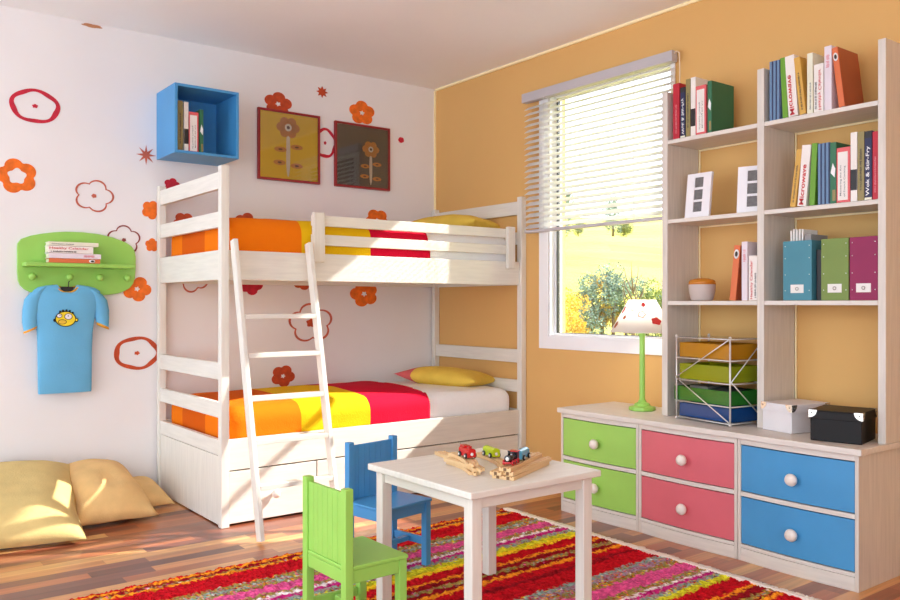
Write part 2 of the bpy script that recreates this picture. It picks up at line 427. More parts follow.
def soft(name, args, m, parent=None, solid=0, **kw):
    v, f = soft_surface(*args, **kw)
    used = sorted({i for q in f for i in q}); mp = {u: i for i, u in enumerate(used)}
    me = bpy.data.meshes.new(name); me.from_pydata([v[i] for i in used], [], [[mp[i] for i in q] for q in f]); me.materials.append(m)
    bm = bmesh.new(); bm.from_mesh(me); bmesh.ops.recalc_face_normals(bm, faces=bm.faces); bm.to_mesh(me); bm.free()
    for p in me.polygons: p.use_smooth = True
    o = bpy.data.objects.new(name, me); COL.objects.link(o); o.parent = parent
    if solid:
        s = o.modifiers.new('s', 'SOLIDIFY'); s.thickness = solid; s.offset = 1
    return o
def quilt_mat():
    m = bpy.data.materials.new('striped_quilt'); m.use_nodes = True
    nt = m.node_tree; N = nt.nodes; L = nt.links; b = N['Principled BSDF']
    tc = N.new('ShaderNodeTexCoord'); sp = N.new('ShaderNodeSeparateXYZ'); L.new(tc.outputs['Object'], sp.inputs[0])
    mr = N.new('ShaderNodeMapRange'); mr.inputs['From Min'].default_value = -2; mr.inputs['From Max'].default_value = 0
    L.new(sp.outputs['Y'], mr.inputs[0])
    cr = N.new('ShaderNodeValToRGB'); e = cr.color_ramp; e.interpolation = 'CONSTANT'
    e.elements[0].color = (*rgb(236, 120, 12), 1); e.elements[1].position = (-1.485+2)/2; e.elements[1].color = (*rgb(232, 186, 20), 1)
    q = e.elements.new((-1.085+2)/2); q.color = (*rgb(206, 14, 52), 1)
    L.new(mr.outputs[0], cr.inputs[0])
    # darker orange patches on the orange end
    def M(op, a, c):
        n = N.new('ShaderNodeMath'); n.operation = op
        for i, v in enumerate((a, c)):
            if isinstance(v, (int, float)): n.inputs[i].default_value = v
            else: L.new(v, n.inputs[i])
        return n.outputs[0]
    inx = M('MULTIPLY', M('GREATER_THAN', sp.outputs['X'], .28), M('LESS_THAN', sp.outputs['X'], .60))
    iny = M('LESS_THAN', sp.outputs['Y'], -1.485)
    mk = M('MULTIPLY', inx, iny)
    mx = N.new('ShaderNodeMix'); mx.data_type = 'RGBA'; L.new(mk, mx.inputs[0]); L.new(cr.outputs[0], mx.inputs[6]); mx.inputs[7].default_value = (*rgb(212, 92, 14), 1)
    L.new(mx.outputs[2], b.inputs['Base Color']); b.inputs['Roughness'].default_value = .9
    b.inputs['Specular IOR Level'].default_value = .12
    n2 = N.new('ShaderNodeTexNoise'); n2.inputs['Scale'].default_value = 140; L.new(tc.outputs['Object'], n2.inputs[0])
    n3 = N.new('ShaderNodeTexNoise'); n3.inputs['Scale'].default_value = 22; L.new(tc.outputs['Object'], n3.inputs[0])
    ad = M('ADD', n2.outputs['Fac'], n3.outputs['Fac'])
    bp = N.new('ShaderNodeBump'); bp.inputs['Strength'].default_value = .35; bp.inputs['Distance'].default_value = .006; L.new(ad, bp.inputs['Height']); L.new(bp.outputs[0], b.inputs['Normal'])
    return m
QM = quilt_mat()
SHEET = mat('white_towelling_sheet', rgb(250, 251, 253), .9, .008, 40, .4, 120)
PILY = mat('yellow_pillow_cotton', rgb(232, 196, 78), .9, .05, 10, .15, 90)
PILP = mat('pink_pillow_cotton', rgb(214, 96, 96), .9, .05, 10, .15, 90)
for lv, z0, z1, nm in ((0, .353, .532, 'lower'), (1, 1.223, 1.452, 'upper')):
    mt = soft('mattress', (.062, .872, -1.862, -.048, z0, z1), SHEET, r=.065, puff=.022, amp=.004, seed=lv)
    tag(mt, f'white mattress on the {nm} bunk, bare at its pillow end', 'mattress', 'mattresses on the bunk bed')
    q = soft('quilt', (.056, .878, -1.868, -.2, z0, z1+.007), QM, r=.064, puff=.027, amp=.006, freq=6, seed=lv+5, solid=.007,
             keep=lambda x, y, z, a=z0: y < -.693 and z > a+.03, expo=2.2, n=(40, 120, 10))
    tag(q, f'orange, yellow and crimson banded quilt on the {nm} bunk', 'quilt', 'quilts on the bunk bed')
bird = MB(); pts = [(0, .0), (.03, .004), (.05, -.006), (.075, -.02), (.088, -.018), (.083, .002), (.064, .010), (.045, .014), (.012, .018)]
def pillow(name, w, d, h, mats, label, group, loc, rot, seed=0, corner=.12, wr=.010, split=None, cat='pillow', flat=1):
    """cushion: two domed faces meeting in a seam with pulled-out corners"""
    from mathutils import noise
    n = 36; m = MB(); top = {}; bot = {}
    for sgn, D in ((1, top), (-1, bot)):
        for i in range(n+1):
            for j in range(n+1):
                u, v = -1+2*i/n, -1+2*j/n
                edge = i in (0, n) or j in (0, n)
                if sgn < 0 and edge: D[i, j] = top[i, j]; continue
                sx = 1-corner*(1-abs(v)**2.2); sy = 1-corner*(1-abs(u)**2.2)
                f = ((1-abs(u)**2.6)*(1-abs(v)**2.6))**.55
                p = Vector((u*w/2*sx, v*d/2*sy, (h/2*f if sgn > 0 else -h/2*f*flat)))
                nn = noise.noise_vector(Vector((u*1.6, v*1.6, sgn*2+seed)))
                p.z += nn.z*wr*(f*.9+.1); p.x += nn.x*wr*.5; p.y += nn.y*wr*.5
                if edge: p.z += nn.y*wr*.6
                D[i, j] = m.bm.verts.new(p)
        for i in range(n):
            for j in range(n):
                vs = [D[i, j], D[i+1, j], D[i+1, j+1], D[i, j+1]]
                q = m.bm.faces.new(vs if sgn > 0 else vs[::-1]); q.smooth = True
                if split and (-1+2*(i+.5)/n) < split: q.material_index = 1
    o = m.build(name, mats); o.location = loc; o.rotation_euler = rot
    return tag(o, label, cat, group)
pillow('pillow', .56, .38, .125, [PILY, PILP], 'yellow pillow with a pink end on the lower bunk', 'pillows on the bunk bed', (.51, -.28, .590), (math.radians(-3), math.radians(3), math.radians(27)), 1, split=-.62)
pillow('pillow', .54, .38, .13, [PILY, PILP], 'yellow pillow on the upper bunk behind the guard rail', 'pillows on the bunk bed', (.50, -.215, 1.540), (math.radians(-3), 0, math.radians(20)), 4, split=-.8)
CUSH = mat('sand_cushion_linen', rgb(214, 188, 124), .95, .05, 12, .35, 130)
CUSH2 = mat('honey_cushion_linen', rgb(226, 186, 124), .95, .05, 12, .35, 130)
pillow('floor_cushion', .72, .74, .26, CUSH, 'large sand cushion in front, cut by the left picture edge', 'floor cushions by the white wall', (.405, -2.795, .125), (0, math.radians(17), math.radians(-9)), 2, .045, .02, cat='cushion', flat=.3)
pillow('floor_cushion', .58, .37, .24, CUSH2, 'honey floor cushion leaning between the large cushion and the bed', 'floor cushions by the white wall', (.325, -2.300, .110), (math.radians(0), math.radians(17), math.radians(2)), 7, .05, .02, cat='cushion', flat=.3)
pillow('floor_cushion', .36, .26, .13, CUSH2, 'smallest honey cushion tucked in by the bed end panel', 'floor cushions by the white wall', (.205, -2.085, .052), (0, math.radians(12), math.radians(4)), 9, .06, .010, cat='cushion', flat=.3)

# ---------------------------------------------------------------- blue cube shelf
def crate_shelf():
    t = thing('cube_shelf', 'blue open cube shelf on the white wall above the bunk', 'wall shelf', (.15, -1.744, 1.85))
    x0, x1, y0, y1, z0, z1, e = .003, .3, -1.922, -1.566, 1.848, 2.216, .015
    box('side_panel', x0, x1, y0, y0+e, z0, z1, BLUEP, t, .0015); box('side_panel', x0, x1, y1-e, y1, z0, z1, BLUEP, t, .0015)
    box('top_panel', x0, x1, y0+e, y1-e, z1-e, z1, BLUEP, t, .0015); box('bottom_panel', x0, x1, y0+e, y1-e, z0, z0+e, BLUEP, t, .0015)
    box('back_panel', x0, x0+.006, y0+e, y1-e, z0+e, z1-e, BLUEP, t, 0)
crate_shelf()

# ---------------------------------------------------------------- books
PAGES = mat('book_pages', rgb(236, 226, 206), .9, .06, 3, stretch=(60, 1, 1))
def cov(n, c, r=.45): return mat('cover_'+n, c, r, .03, 10)
C_RED, C_NAVY, C_OLIVE, C_WHITE = cov('crimson', rgb(186, 24, 48)), cov('navy', rgb(30, 34, 76)), cov('olive', rgb(146, 132, 82)), cov('white', rgb(238, 232, 226))
C_SALMON, C_DGREEN, C_SLATE, C_LIME = cov('salmon', rgb(222, 96, 100)), cov('dark_green', rgb(44, 110, 76)), cov('slate', rgb(104, 136, 172)), cov('leaf', rgb(104, 160, 40))
C_YEL, C_CREAM, C_LILAC, C_ORANGE, C_BLACK = cov('ochre', rgb(214, 166, 74)), cov('cream', rgb(232, 230, 208)), cov('lilac', rgb(228, 218, 226)), cov('orange', rgb(218, 112, 64)), cov('black', rgb(34, 30, 32))
C_TAN = cov('rust_brown', rgb(176, 84, 46))
INKR, INKG, INKW, INKD = mat('ink_red', rgb(206, 40, 48), .6), mat('ink_grey', rgb(130, 130, 134), .6), mat('ink_white', rgb(244, 244, 244), .6), mat('ink_dark', rgb(60, 52, 50), .6)
INKP = mat('ink_pink', rgb(226, 140, 150), .6)
def make_book(kind, w, h, d, label, group, loc, rot=(0, 0, 0), mirror=False):
    """local frame: thickness along x, spine at y=0 facing -y, height along z"""
    cv = dict(red=C_RED, navy=C_NAVY, olive=C_OLIVE, band=C_WHITE, border=C_SALMON, dgreen=C_DGREEN, slate=C_SLATE, lime=C_LIME,
              micro=C_WHITE, ochre=C_YEL, cream=C_CREAM, healthy=C_WHITE, lilac=C_LILAC, orange=C_ORANGE, black=C_BLACK)[kind]
    t = thing('book', label, 'book', loc, group, rot)
    c = min(.0028, w*.14); hw = w/2
    m = MB(); m.box(-hw, hw, 0, c, 0, h); m.box(-hw, -hw+c, c, d, 0, h); m.box(hw-c, hw, c, d, 0, h)
    m.build('cover', [cv if kind != 'orange' else C_ORANGE], t, .0008)
    MB().box(-hw+c+.0002, hw-c-.0002, c+.0002, d-.004, .003, h-.003).build('pages', PAGES, t)
    e = .0006
    def plate(name, x0, x1, z0, z1, mm, off=1): return MB().box(x0, x1, -e*off, -e*(off-1)-.00005, z0, z1).build(name, mm, t)
    U = (1, 0, 0) if mirror else (-1, 0, 0)
    def letters(s, length, z0, hh, mm, cx=0, name='title_lettering', bold=.01):
        # runs upward along z; tops towards -x (or +x when the row is reversed)
        o = (cx-hh/2 if mirror else cx+hh/2, -e*2.4, z0)
        return lettering(name, s, t, o, (0, 0, 1), U, length, hh, mm, bold=bold)
    def marks(z0, z1, cx, ww, mm):
        m = MB(); z = z0
        while z < z1:
            l = rng.uniform(.0015, .0032)
            m.box(cx-ww/2*rng.uniform(.5, 1), cx+ww/2*rng.uniform(.5, 1), -e*1.8, -e*.2, z, z+l*.7); z += l*(1.25 if rng.random() > .15 else 2.4)
        m.build('faint_lettering', mm, t)
    if kind == 'red': marks(h*.10, h*.62, 0, w*.28, INKP)
    if kind == 'navy':
        plate('top_band', -hw+.0004, hw-.0004, h*.90, h-.0006, C_BLACK); letters('Wok & Stir-Fry', h*.72, h*.06, w*.62, INKW, bold=.015); plate('foot_band', -hw+.0004, hw-.0004, .0005, h*.035, C_CREAM)
    if kind == 'olive': marks(h*.15, h*.75, 0, w*.35, INKD)
    if kind == 'band': plate('dark_band', -hw+.0003, hw-.0003, h*.16, h*.46, C_BLACK); marks(h*.22, h*.40, 0, w*.3, INKG) if False else None
    if kind == 'border':
        plate('spine_panel', -hw+w*.1, hw-w*.16, h*.04, h*.92, C_WHITE)
        letters('Mastering the Art', h*.56, h*.12, w*.17, INKG, -w*.17 if not mirror else w*.14); letters('of French Cooking', h*.56, h*.10, w*.17, INKG, w*.12 if not mirror else -w*.12)
    if kind == 'dgreen':
        m = MB(); m._take([(-hw*.8, -e, h*.50), (hw*.55, -e, h*.42), (hw*.8, -e, h*.56), (-hw*.1, -e, h*.66)], [(0, 1, 2, 3)]); m.build('white_motif', INKW, t)
        plate('pale_foot', -hw*.2, hw*.8, h*.04, h*.22, C_OLIVE)
    if kind == 'slate': plate('dark_joint', hw-w*.3, hw-.0002, .001, h-.001, C_NAVY)
    if kind == 'micro': letters('Microwave', h*.66, h*.02, w*.5, INKR, -w*.05, bold=.02)
    if kind == 'ochre': marks(h*.08, h*.72, 0, w*.3, INKD)
    if kind == 'cream': marks(h*.06, h*.5, w*.1, w*.3, INKG)
    if kind == 'healthy':
        letters('Healthy Calendar', h*.86, h*.03, w*.40, INKR, w*.12 if mirror else -w*.14, bold=.01); marks(h*.06, h*.62, -w*.28 if mirror else w*.30, w*.24, INKD)
    if kind == 'lilac': marks(h*.66, h*.86, 0, w*.5, INKP)
    if kind == 'orange':
        MB().lathe([(0, 0), (w*.42, 0), (w*.42, .0006), (0, .0006)], Matrix.Translation((0, -.0001, h*.84)) @ Matrix.Rotation(PI/2, 4, 'X') @ Matrix.Diagonal((1, 1.7, 1, 1)), 20).build('round_motif', INKW, t)
        MB().lathe([(0, 0), (w*.24, 0), (w*.24, .0006), (0, .0006)], Matrix.Translation((0, -.0008, h*.84)) @ Matrix.Rotation(PI/2, 4, 'X') @ Matrix.Diagonal((1, 1.7, 1, 1)), 16).build('round_motif', INKD, t)
        MB().box(hw+.0001, hw+.0009, .002, d-.001, .001, h-.001).build('side_cover', C_TAN, t)
    return t
Z1, Z2, Z3, YF = 1.8162, 1.4442, 1.0627, -.243
def row(items, z, group, mirror=False):
    for kind, xb, w, h, d, lean, label in items:
        # lean: shift of the top along x
        a = math.atan2(lean, h)
        lift = abs(math.sin(a))*w/2+.0006
        make_book(kind, w*math.cos(a)-.0006, h, d, label, group, (xb, YF, z+lift), (0, a, 0), mirror)
g = 'books on the top shelf of the narrower bay'
row([
 ('red', 2.2215, .036, .257, .16, 0, 'crimson book leftmost on the top shelf nearest the window'),
 ('navy', 2.2580, .027, .232, .15, 0, 'navy spine book next to the crimson one nearest the window'),
 ('olive', 2.2870, .024, .264, .16, 0, 'olive book between navy and white ones in the bay by the window'),
 ('band', 2.3150, .026, .266, .16, 0, 'white book with a black band in the bay by the window'),
 ('border', 2.3570, .055, .220, .15, 0, 'white spine book with salmon border in the bay by the window'),
 ('dgreen', 2.4030, .022, .231, .17, 0, 'dark green book ending the row nearest the window'),
], Z1, g, True)
g = 'books on the top shelf of the wider bay'
row([
 ('slate', 2.7050, .0165, .247, .15, 0, 'slate blue book leftmost on the top shelf of the wide bay'),
 ('slate', 2.7220, .0165, .247, .15, 0, 'middle of three slate blue books on the top shelf'),
 ('slate', 2.7390, .0165, .247, .15, 0, 'slate blue book touching the leaning leaf green one on the top shelf'),
 ('lime', 2.7685, .024, .251, .15, -.013, 'leaf green book leaning left on the top shelf'),
 ('micro', 2.8030, .041, .252, .15, -.017, 'white Microwave book leaning on the top shelf'),
 ('ochre', 2.8450, .027, .238, .15, -.027, 'ochre book leaning left on the top shelf'),
 ('cream', 2.8750, .024, .242, .15, 0, 'pale cream book upright behind the red lettered book on the top shelf'),
 ('healthy', 2.9115, .040, .190, .15, 0, 'short white book with red Healthy Calendar lettering on the top shelf'),
 ('lilac', 2.9500, .030, .252, .16, 0, 'pale lilac book left of the leaning orange one on the top shelf'),
 ('orange', 3.0060, .024, .240, .16, -.030, 'thick orange brown book leaning left at the end of the top shelf'),
], Z1, g, True)
g = 'books on the second shelf of the wider bay'
row([
 ('ochre', 2.8005, .024, .234, .15, .030, 'ochre book leaning right, first on the second shelf'),
 ('micro', 2.8395, .038, .246, .15, .022, 'white Microwave book leaning right on the second shelf'),
 ('lime', 2.8830, .023, .248, .15, .012, 'leaf green book on the second shelf beside the white Microwave book'),
 ('slate', 2.9165, .0160, .243, .15, 0, 'slate blue book next to the leaf green one on the second shelf'),
 ('slate', 2.9330, .0160, .243, .15, 0, 'middle of three slate blue books on the second shelf'),
 ('slate', 2.9495, .0160, .243, .15, 0, 'slate blue book touching the dark green one on the second shelf'),
 ('dgreen', 2.9710, .025, .240, .17, 0, 'dark green book with white motif on the second shelf'),
 ('border', 3.0115, .053, .214, .15, 0, 'white spine book with salmon border on the second shelf'),
 ('band', 3.0530, .026, .266, .16, 0, 'white book with a black band on the second shelf'),
 ('olive', 3.0800, .026, .264, .16, 0, 'olive book left of Wok and Stir-Fry on the second shelf'),
 ('navy', 3.1080, .028, .262, .16, 0, 'navy Wok & Stir-Fry book on the second shelf'),
 ('red', 3.1345, .021, .256, .16, 0, 'crimson book against the right panel on the second shelf'),
], Z2, g)
g = 'books on the third shelf of the narrower bay'
row([
 ('orange', 2.5200, .030, .240, .15, .024, 'orange book leaning right beside the honey pot'),
 ('lilac', 2.5790, .028, .254, .16, 0, 'pale lilac book between the leaning orange book and the panel'),
 ('healthy', 2.6195, .040, .192, .10, 0, 'short white book with red lettering against the middle panel'),
], Z3, g)
make_book('black', .040, .252, .115, 'black book standing behind the short red lettered book', g, (2.6195, YF+.103, Z3))
g = 'books in the blue cube shelf'
for kind, y, w, h, label in (('olive', -1.878, .027, .27, 'olive book first in the blue cube shelf'), ('band', -1.846, .024, .268, 'white book with a black band in the blue cube shelf'),
                      ('border', -1.805, .052, .219, 'salmon bordered white book in the blue cube shelf'), ('dgreen', -1.762, .021, .238, 'dark green book ending the row in the blue cube shelf')):
    make_book(kind, w, h, .15, label, g, (.258, y, 1.8635), (0, 0, PI/2), True)

# ---------------------------------------------------------------- green peg shelf, books, shirt
gs = thing('peg_shelf', 'green wall shelf with a row of round pegs', 'wall shelf', (.02, -2.33, 1.26))
OUT = [(-2.620, 1.33), (-2.618, 1.353), (-2.602, 1.376), (-2.56, 1.394), (-2.516, 1.405), (-2.45, 1.417), (-2.389, 1.423), (-2.31, 1.424), (-2.231, 1.418), (-2.16, 1.404), (-2.094, 1.381), (-2.064, 1.362), (-2.047, 1.338), (-2.041, 1.306),
       (-2.040, 1.25), (-2.045, 1.189), (-2.053, 1.16), (-2.072, 1.134), (-2.10, 1.117), (-2.136, 1.104), (-2.191, 1.096), (-2.26, 1.090), (-2.37, 1.087), (-2.47, 1.092), (-2.559, 1.107), (-2.589, 1.123), (-2.607, 1.143), (-2.616, 1.165), (-2.620, 1.21)]
MB().prism(OUT, lambda a, b: (.003, a, b), lambda a, b: (.026, a, b)).build('back_board', GREENP, gs, .003, world=True)
box('ledge', .0262, .132, -2.600, -2.078, 1.236, 1.256, GREENP, gs, .004)
for y in (-2.56, -2.387, -2.237, -2.097):
    MB().lathe([(0, 0), (.0085, 0), (.0085, .026), (.011, .032), (.0175, .037), (.0185, .045), (.015, .054), (.006, .058), (0, .0585)], Matrix.Translation((.0262, y, 1.187)) @ Matrix.Rotation(PI/2, 4, 'Y'), 20).build('peg', GREENP, gs, world=True)
def lying(kind, yc, zc, w, h, label, x=.125, d=.085):
    R = Matrix(((0, -1, 0), (0, 0, 1), (-1, 0, 0)))      # columns: thickness down, depth to the wall, height to +y
    t = make_book(kind, w, h, d, label, 'books stacked on the green peg shelf', (x, yc-h/2, zc), R.to_euler())
    return t
z = 1.257
for kind, w, h, yc, label in (('orange', .022, .245, -2.373, 'orange book at the bottom of the pile on the green shelf'), ('lilac', .026, .250, -2.371, 'pale lilac book second from the bottom of the pile on the green shelf'),
                       ('healthy', .037, .215, -2.392, 'white book with red lettering in the pile on the green shelf'), ('cream', .020, .238, -2.378, 'cream book on top of the pile on the green shelf')):
    lying(kind, yc, z+w/2, w-.001, h, label); z += w+.0004

SHIRT = mat('blue_jersey', rgb(104, 176, 216), .9, .03, 6, .15, 120)
TRIM = mat('orange_jersey_trim', rgb(226, 160, 44), .9, .03, 6)
sh = thing('t_shirt', 'blue child t-shirt with a yellow face print under the green shelf', 't-shirt', (.075, -2.40, 1.14))
def shirt_body():
    from mathutils import noise
    m = MB(); rows = []
    # (z, y left, y right, half thickness)
    prof = [(.592, -2.532, -2.279, .018), (.60, -2.533, -2.278, .021), (.66, -2.534, -2.277, .024), (.74, -2.535, -2.276, .027), (.82, -2.536, -2.275, .030), (.90, -2.538, -2.272, .033), (.95, -2.543, -2.266, .034),
            (1.00, -2.550, -2.256, .034), (1.05, -2.556, -2.243, .033), (1.09, -2.560, -2.232, .030), (1.115, -2.556, -2.236, .027), (1.132, -2.535, -2.260, .022), (1.141, -2.50, -2.295, .018), (1.146, -2.466, -2.332, .014)]
    n = 56
    for z, a, b, t in prof:
        r = []
        for k in range(n):
            th = 2*PI*k/n; c, s_ = math.cos(th), math.sin(th)
            yy = (a+b)/2+(b-a)/2*(abs(c)**.75)*(1 if c > 0 else -1)
            xx = .062+t*(abs(s_)**.8)*(1 if s_ > 0 else -1)
            xx += noise.noise(Vector((yy*9, z*3, 1)))*.007
            zz = z
            if z > 1.10 and c*c < .35: zz -= .036*(1-c*c/.35)*((z-1.10)/.046)      # scooped neckline
            r.append(m.bm.verts.new((max(.032, xx), yy, zz)))
        rows.append(r)
    for A, B in zip(rows, rows[1:]):
        for k in range(n):
            f = m.bm.faces.new((A[k], A[(k+1) % n], B[(k+1) % n], B[k])); f.smooth = True
    # sleeves
    for sg, pts in ((-1, [(-2.515, 1.128), (-2.530, 1.118), (-2.550, 1.085), (-2.564, 1.03), (-2.570, .97), (-2.567, .925)]), (1, [(-2.280, 1.124), (-2.264, 1.112), (-2.244, 1.08), (-2.230, 1.03), (-2.226, .975), (-2.223, .938)])):
        wd = [.022, .040, .046, .041, .036, .031]; rr = []
        for (yy, zz), w_ in zip(pts, wd):
            rr.append([m.bm.verts.new((max(.030, .06+.026*math.sin(2*PI*k/20)), yy+w_*math.cos(2*PI*k/20), zz+(.014*-sg*math.cos(2*PI*k/20) if True else 0))) for k in range(20)])
        for A, B in zip(rr, rr[1:]):
            for k in range(20):
                f = m.bm.faces.new((A[k], A[(k+1) % 20], B[(k+1) % 20], B[k])); f.smooth = True
        m.bm.faces.new(rr[0])
        A = rr[-1]; B = [m.bm.verts.new(Vector(v.co)+Vector((0, sg*.003, -.012))) for v in A]
        for k in range(20):
            f = m.bm.faces.new((A[k], A[(k+1) % 20], B[(k+1) % 20], B[k])); f.smooth = True; f.material_index = 1
    return m.build('shirt_body', [SHIRT, TRIM], sh, world=True)
shirt_body()
# collar ring follows the neckline
cp = []
for k in range(30):
    th = 2*PI*k/30; c, s_ = math.cos(th), math.sin(th)
    cp.append((.064+.016*s_, -2.399+.060*c, 1.143-(.038*(1-c*c) if s_ > 0 else .012*(1-c*c))))
part_label(MB().tube(cp, .0052, 8, closed=True).build('collar', TRIM, sh, world=True), 'orange collar')
# face print
fp = thing  # keep name short
m = MB(); FX = .1005
def fdisc(m, cy, cz, ry, rz, mi, x0, n=28, k=0, a=0): m.prism([(cy+ry*(1+a*math.cos(k*t))*math.cos(t), cz+rz*(1+a*math.cos(k*t))*math.sin(t)) for t in [2*PI*i/n for i in range(n)]], lambda p, q: (x0-.004, p, q), lambda p, q: (x0, p, q), mi)
fc = (-2.412, .972)
fdisc(m, fc[0], fc[1], .050, .040, 1, FX)                       # black outline
for dy, dz in ((-.026, .040), (-.012, .045), (.004, .046), (.020, .043), (.034, .034)): fdisc(m, fc[0]+dy, fc[1]+dz-.004, .005, .007, 1, FX, 8)
fdisc(m, fc[0]-.050, fc[1]-.006, .008, .009, 1, FX, 12); fdisc(m, fc[0]+.052, fc[1]-.006, .009, .010, 1, FX, 12); fdisc(m, fc[0]+.052, fc[1]-.006, .0045, .0055, 0, FX+.0006, 12)
fdisc(m, fc[0], fc[1], .0455, .0355, 0, FX+.0006)
fdisc(m, fc[0]-.030, fc[1]+.016, .0135, .0115, 1, FX+.0012, 18); fdisc(m, fc[0]-.030, fc[1]+.016, .0105, .0085, 2, FX+.0018, 18)
fdisc(m, fc[0]+.013, fc[1]+.012, .0195, .0165, 1, FX+.0012, 22); fdisc(m, fc[0]+.013, fc[1]+.012, .0162, .0132, 2, FX+.0018, 22)
fdisc(m, fc[0]-.027, fc[1]+.017, .0025, .0025, 1, FX+.0024, 8); fdisc(m, fc[0]+.012, fc[1]+.015, .003, .003, 1, FX+.0024, 8)
fdisc(m, fc[0]-.016, fc[1]-.015, .019, .0145, 1, FX+.0012, 20, 2, .12); fdisc(m, fc[0]-.016, fc[1]-.015, .0158, .0112, 3, FX+.0018, 20, 2, .12)
m.move(Matrix.Translation((0, 0, 0)))
m.build('face_print', [mat('print_yellow', rgb(244, 214, 40), .8), mat('print_black', rgb(24, 22, 20), .8), mat('print_white', rgb(244, 238, 246), .8), mat('print_gold', rgb(232, 190, 60), .8)], sh, world=True)
hg = MB()
hg.tube([(.062, -2.50, 1.085), (.062, -2.45, 1.112), (.062, -2.40, 1.125), (.062, -2.35, 1.112), (.062, -2.30, 1.085)], .006, 8)
hg.tube([(.062, -2.392, 1.125), (.062, -2.390, 1.142), (.062, -2.389, 1.160), (.063, -2.386, 1.166)], .0025, 8)
hg.box(.052, .072, -2.425, -2.368, 1.113, 1.137)
tag(hg.build('clothes_hanger', mat('black_plastic', rgb(24, 22, 24), .4)), 'black hanger showing in the neck of the blue shirt', 'hanger')

# ---------------------------------------------------------------- pictures on the wall
FRAMER = mat('dark_red_frame', rgb(150, 32, 40), .35, .05, 10)
def picture(y0, y1, z0, z1, bg, label, blobs):
    t = thing('picture_frame', label, 'picture', (.005, (y0+y1)/2, z0), 'framed pictures above the upper bunk'); f = .014
    m = MB(); m.box(.003, .024, y0, y0+f, z0, z1); m.box(.003, .024, y1-f, y1, z0, z1); m.box(.003, .024, y0+f, y1-f, z0, z0+f); m.box(.003, .024, y0+f, y1-f, z1-f, z1)
    m.build('frame', FRAMER, t, .0015, world=True)
    a = MB().box(.004, .014, y0+f, y1-f, z0+f, z1-f).build('artwork', bg, t, world=True)
    m = MB()
    for (cy, cz, ry, rz, mi, lv) in blobs: fdisc(m, y0+cy, z0+cz, ry, rz, mi, .0146+lv*.0004, 22)
    s = m.build('flower_drawing', [mat('art_orange', rgb(226, 146, 70), .6), mat('art_cream', rgb(240, 224, 200), .6), mat('art_brown', rgb(110, 62, 44), .6)], t, world=True)
    gm2 = MATS.get('picture_glass')
    if gm2 is None:
        gm2 = bpy.data.materials.new('picture_glass'); gm2.use_nodes = True; n = gm2.node_tree.nodes; l = gm2.node_tree.links
        n.remove(n['Principled BSDF']); a_ = n.new('ShaderNodeBsdfTransparent'); b_ = n.new('ShaderNodeBsdfGlossy'); b_.inputs['Roughness'].default_value = .01
        fr_ = n.new('ShaderNodeFresnel'); fr_.inputs['IOR'].default_value = 1.5; mx_ = n.new('ShaderNodeMixShader')
        l.new(fr_.outputs[0], mx_.inputs[0]); l.new(a_.outputs[0], mx_.inputs[1]); l.new(b_.outputs[0], mx_.inputs[2]); l.new(mx_.outputs[0], n['Material Output'].inputs[0]); MATS['picture_glass'] = gm2
    MB().box(.0205, .0225, y0+f, y1-f, z0+f, z1-f).build('glass', gm2, t, world=True)
def plantart(cx, top, s):
    hl = min(.13*s, (top-.03)/2-.004); L_ = [(cx, top-.01-hl, .012*s, hl, 1, 0)]
    for k in range(6):
        a = k*PI/3; L_.append((cx+.042*s*math.cos(a), top+.034*s*math.sin(a), .026*s, .024*s, 0, 1))
    L_.append((cx, top, .02*s, .02*s, 1, 2)); L_.append((cx, top, .009*s, .009*s, 2, 3))
    for dx, dz in ((-.045, -.12), (.05, -.10), (-.05, -.19), (.05, -.20)): L_.append((cx+dx*s, top+dz*s, .036*s, .014*s, 0, 1)); L_.append((cx+dx*s, top+dz*s, .012*s, .005*s, 2, 2))
    return L_
picture(-1.327, -.911, 1.797, 2.225, mat('yellow_art_ground', rgb(250, 204, 48), .6, .04, 3), 'red framed picture with a yellow ground', plantart(.20, .33, 1.15))
picture(-.804, -.388, 1.798, 2.214, mat('grey_art_ground', rgb(96, 88, 82), .6, .06, 6), 'red framed picture with a dark grey ground', plantart(.27, .262, .95))

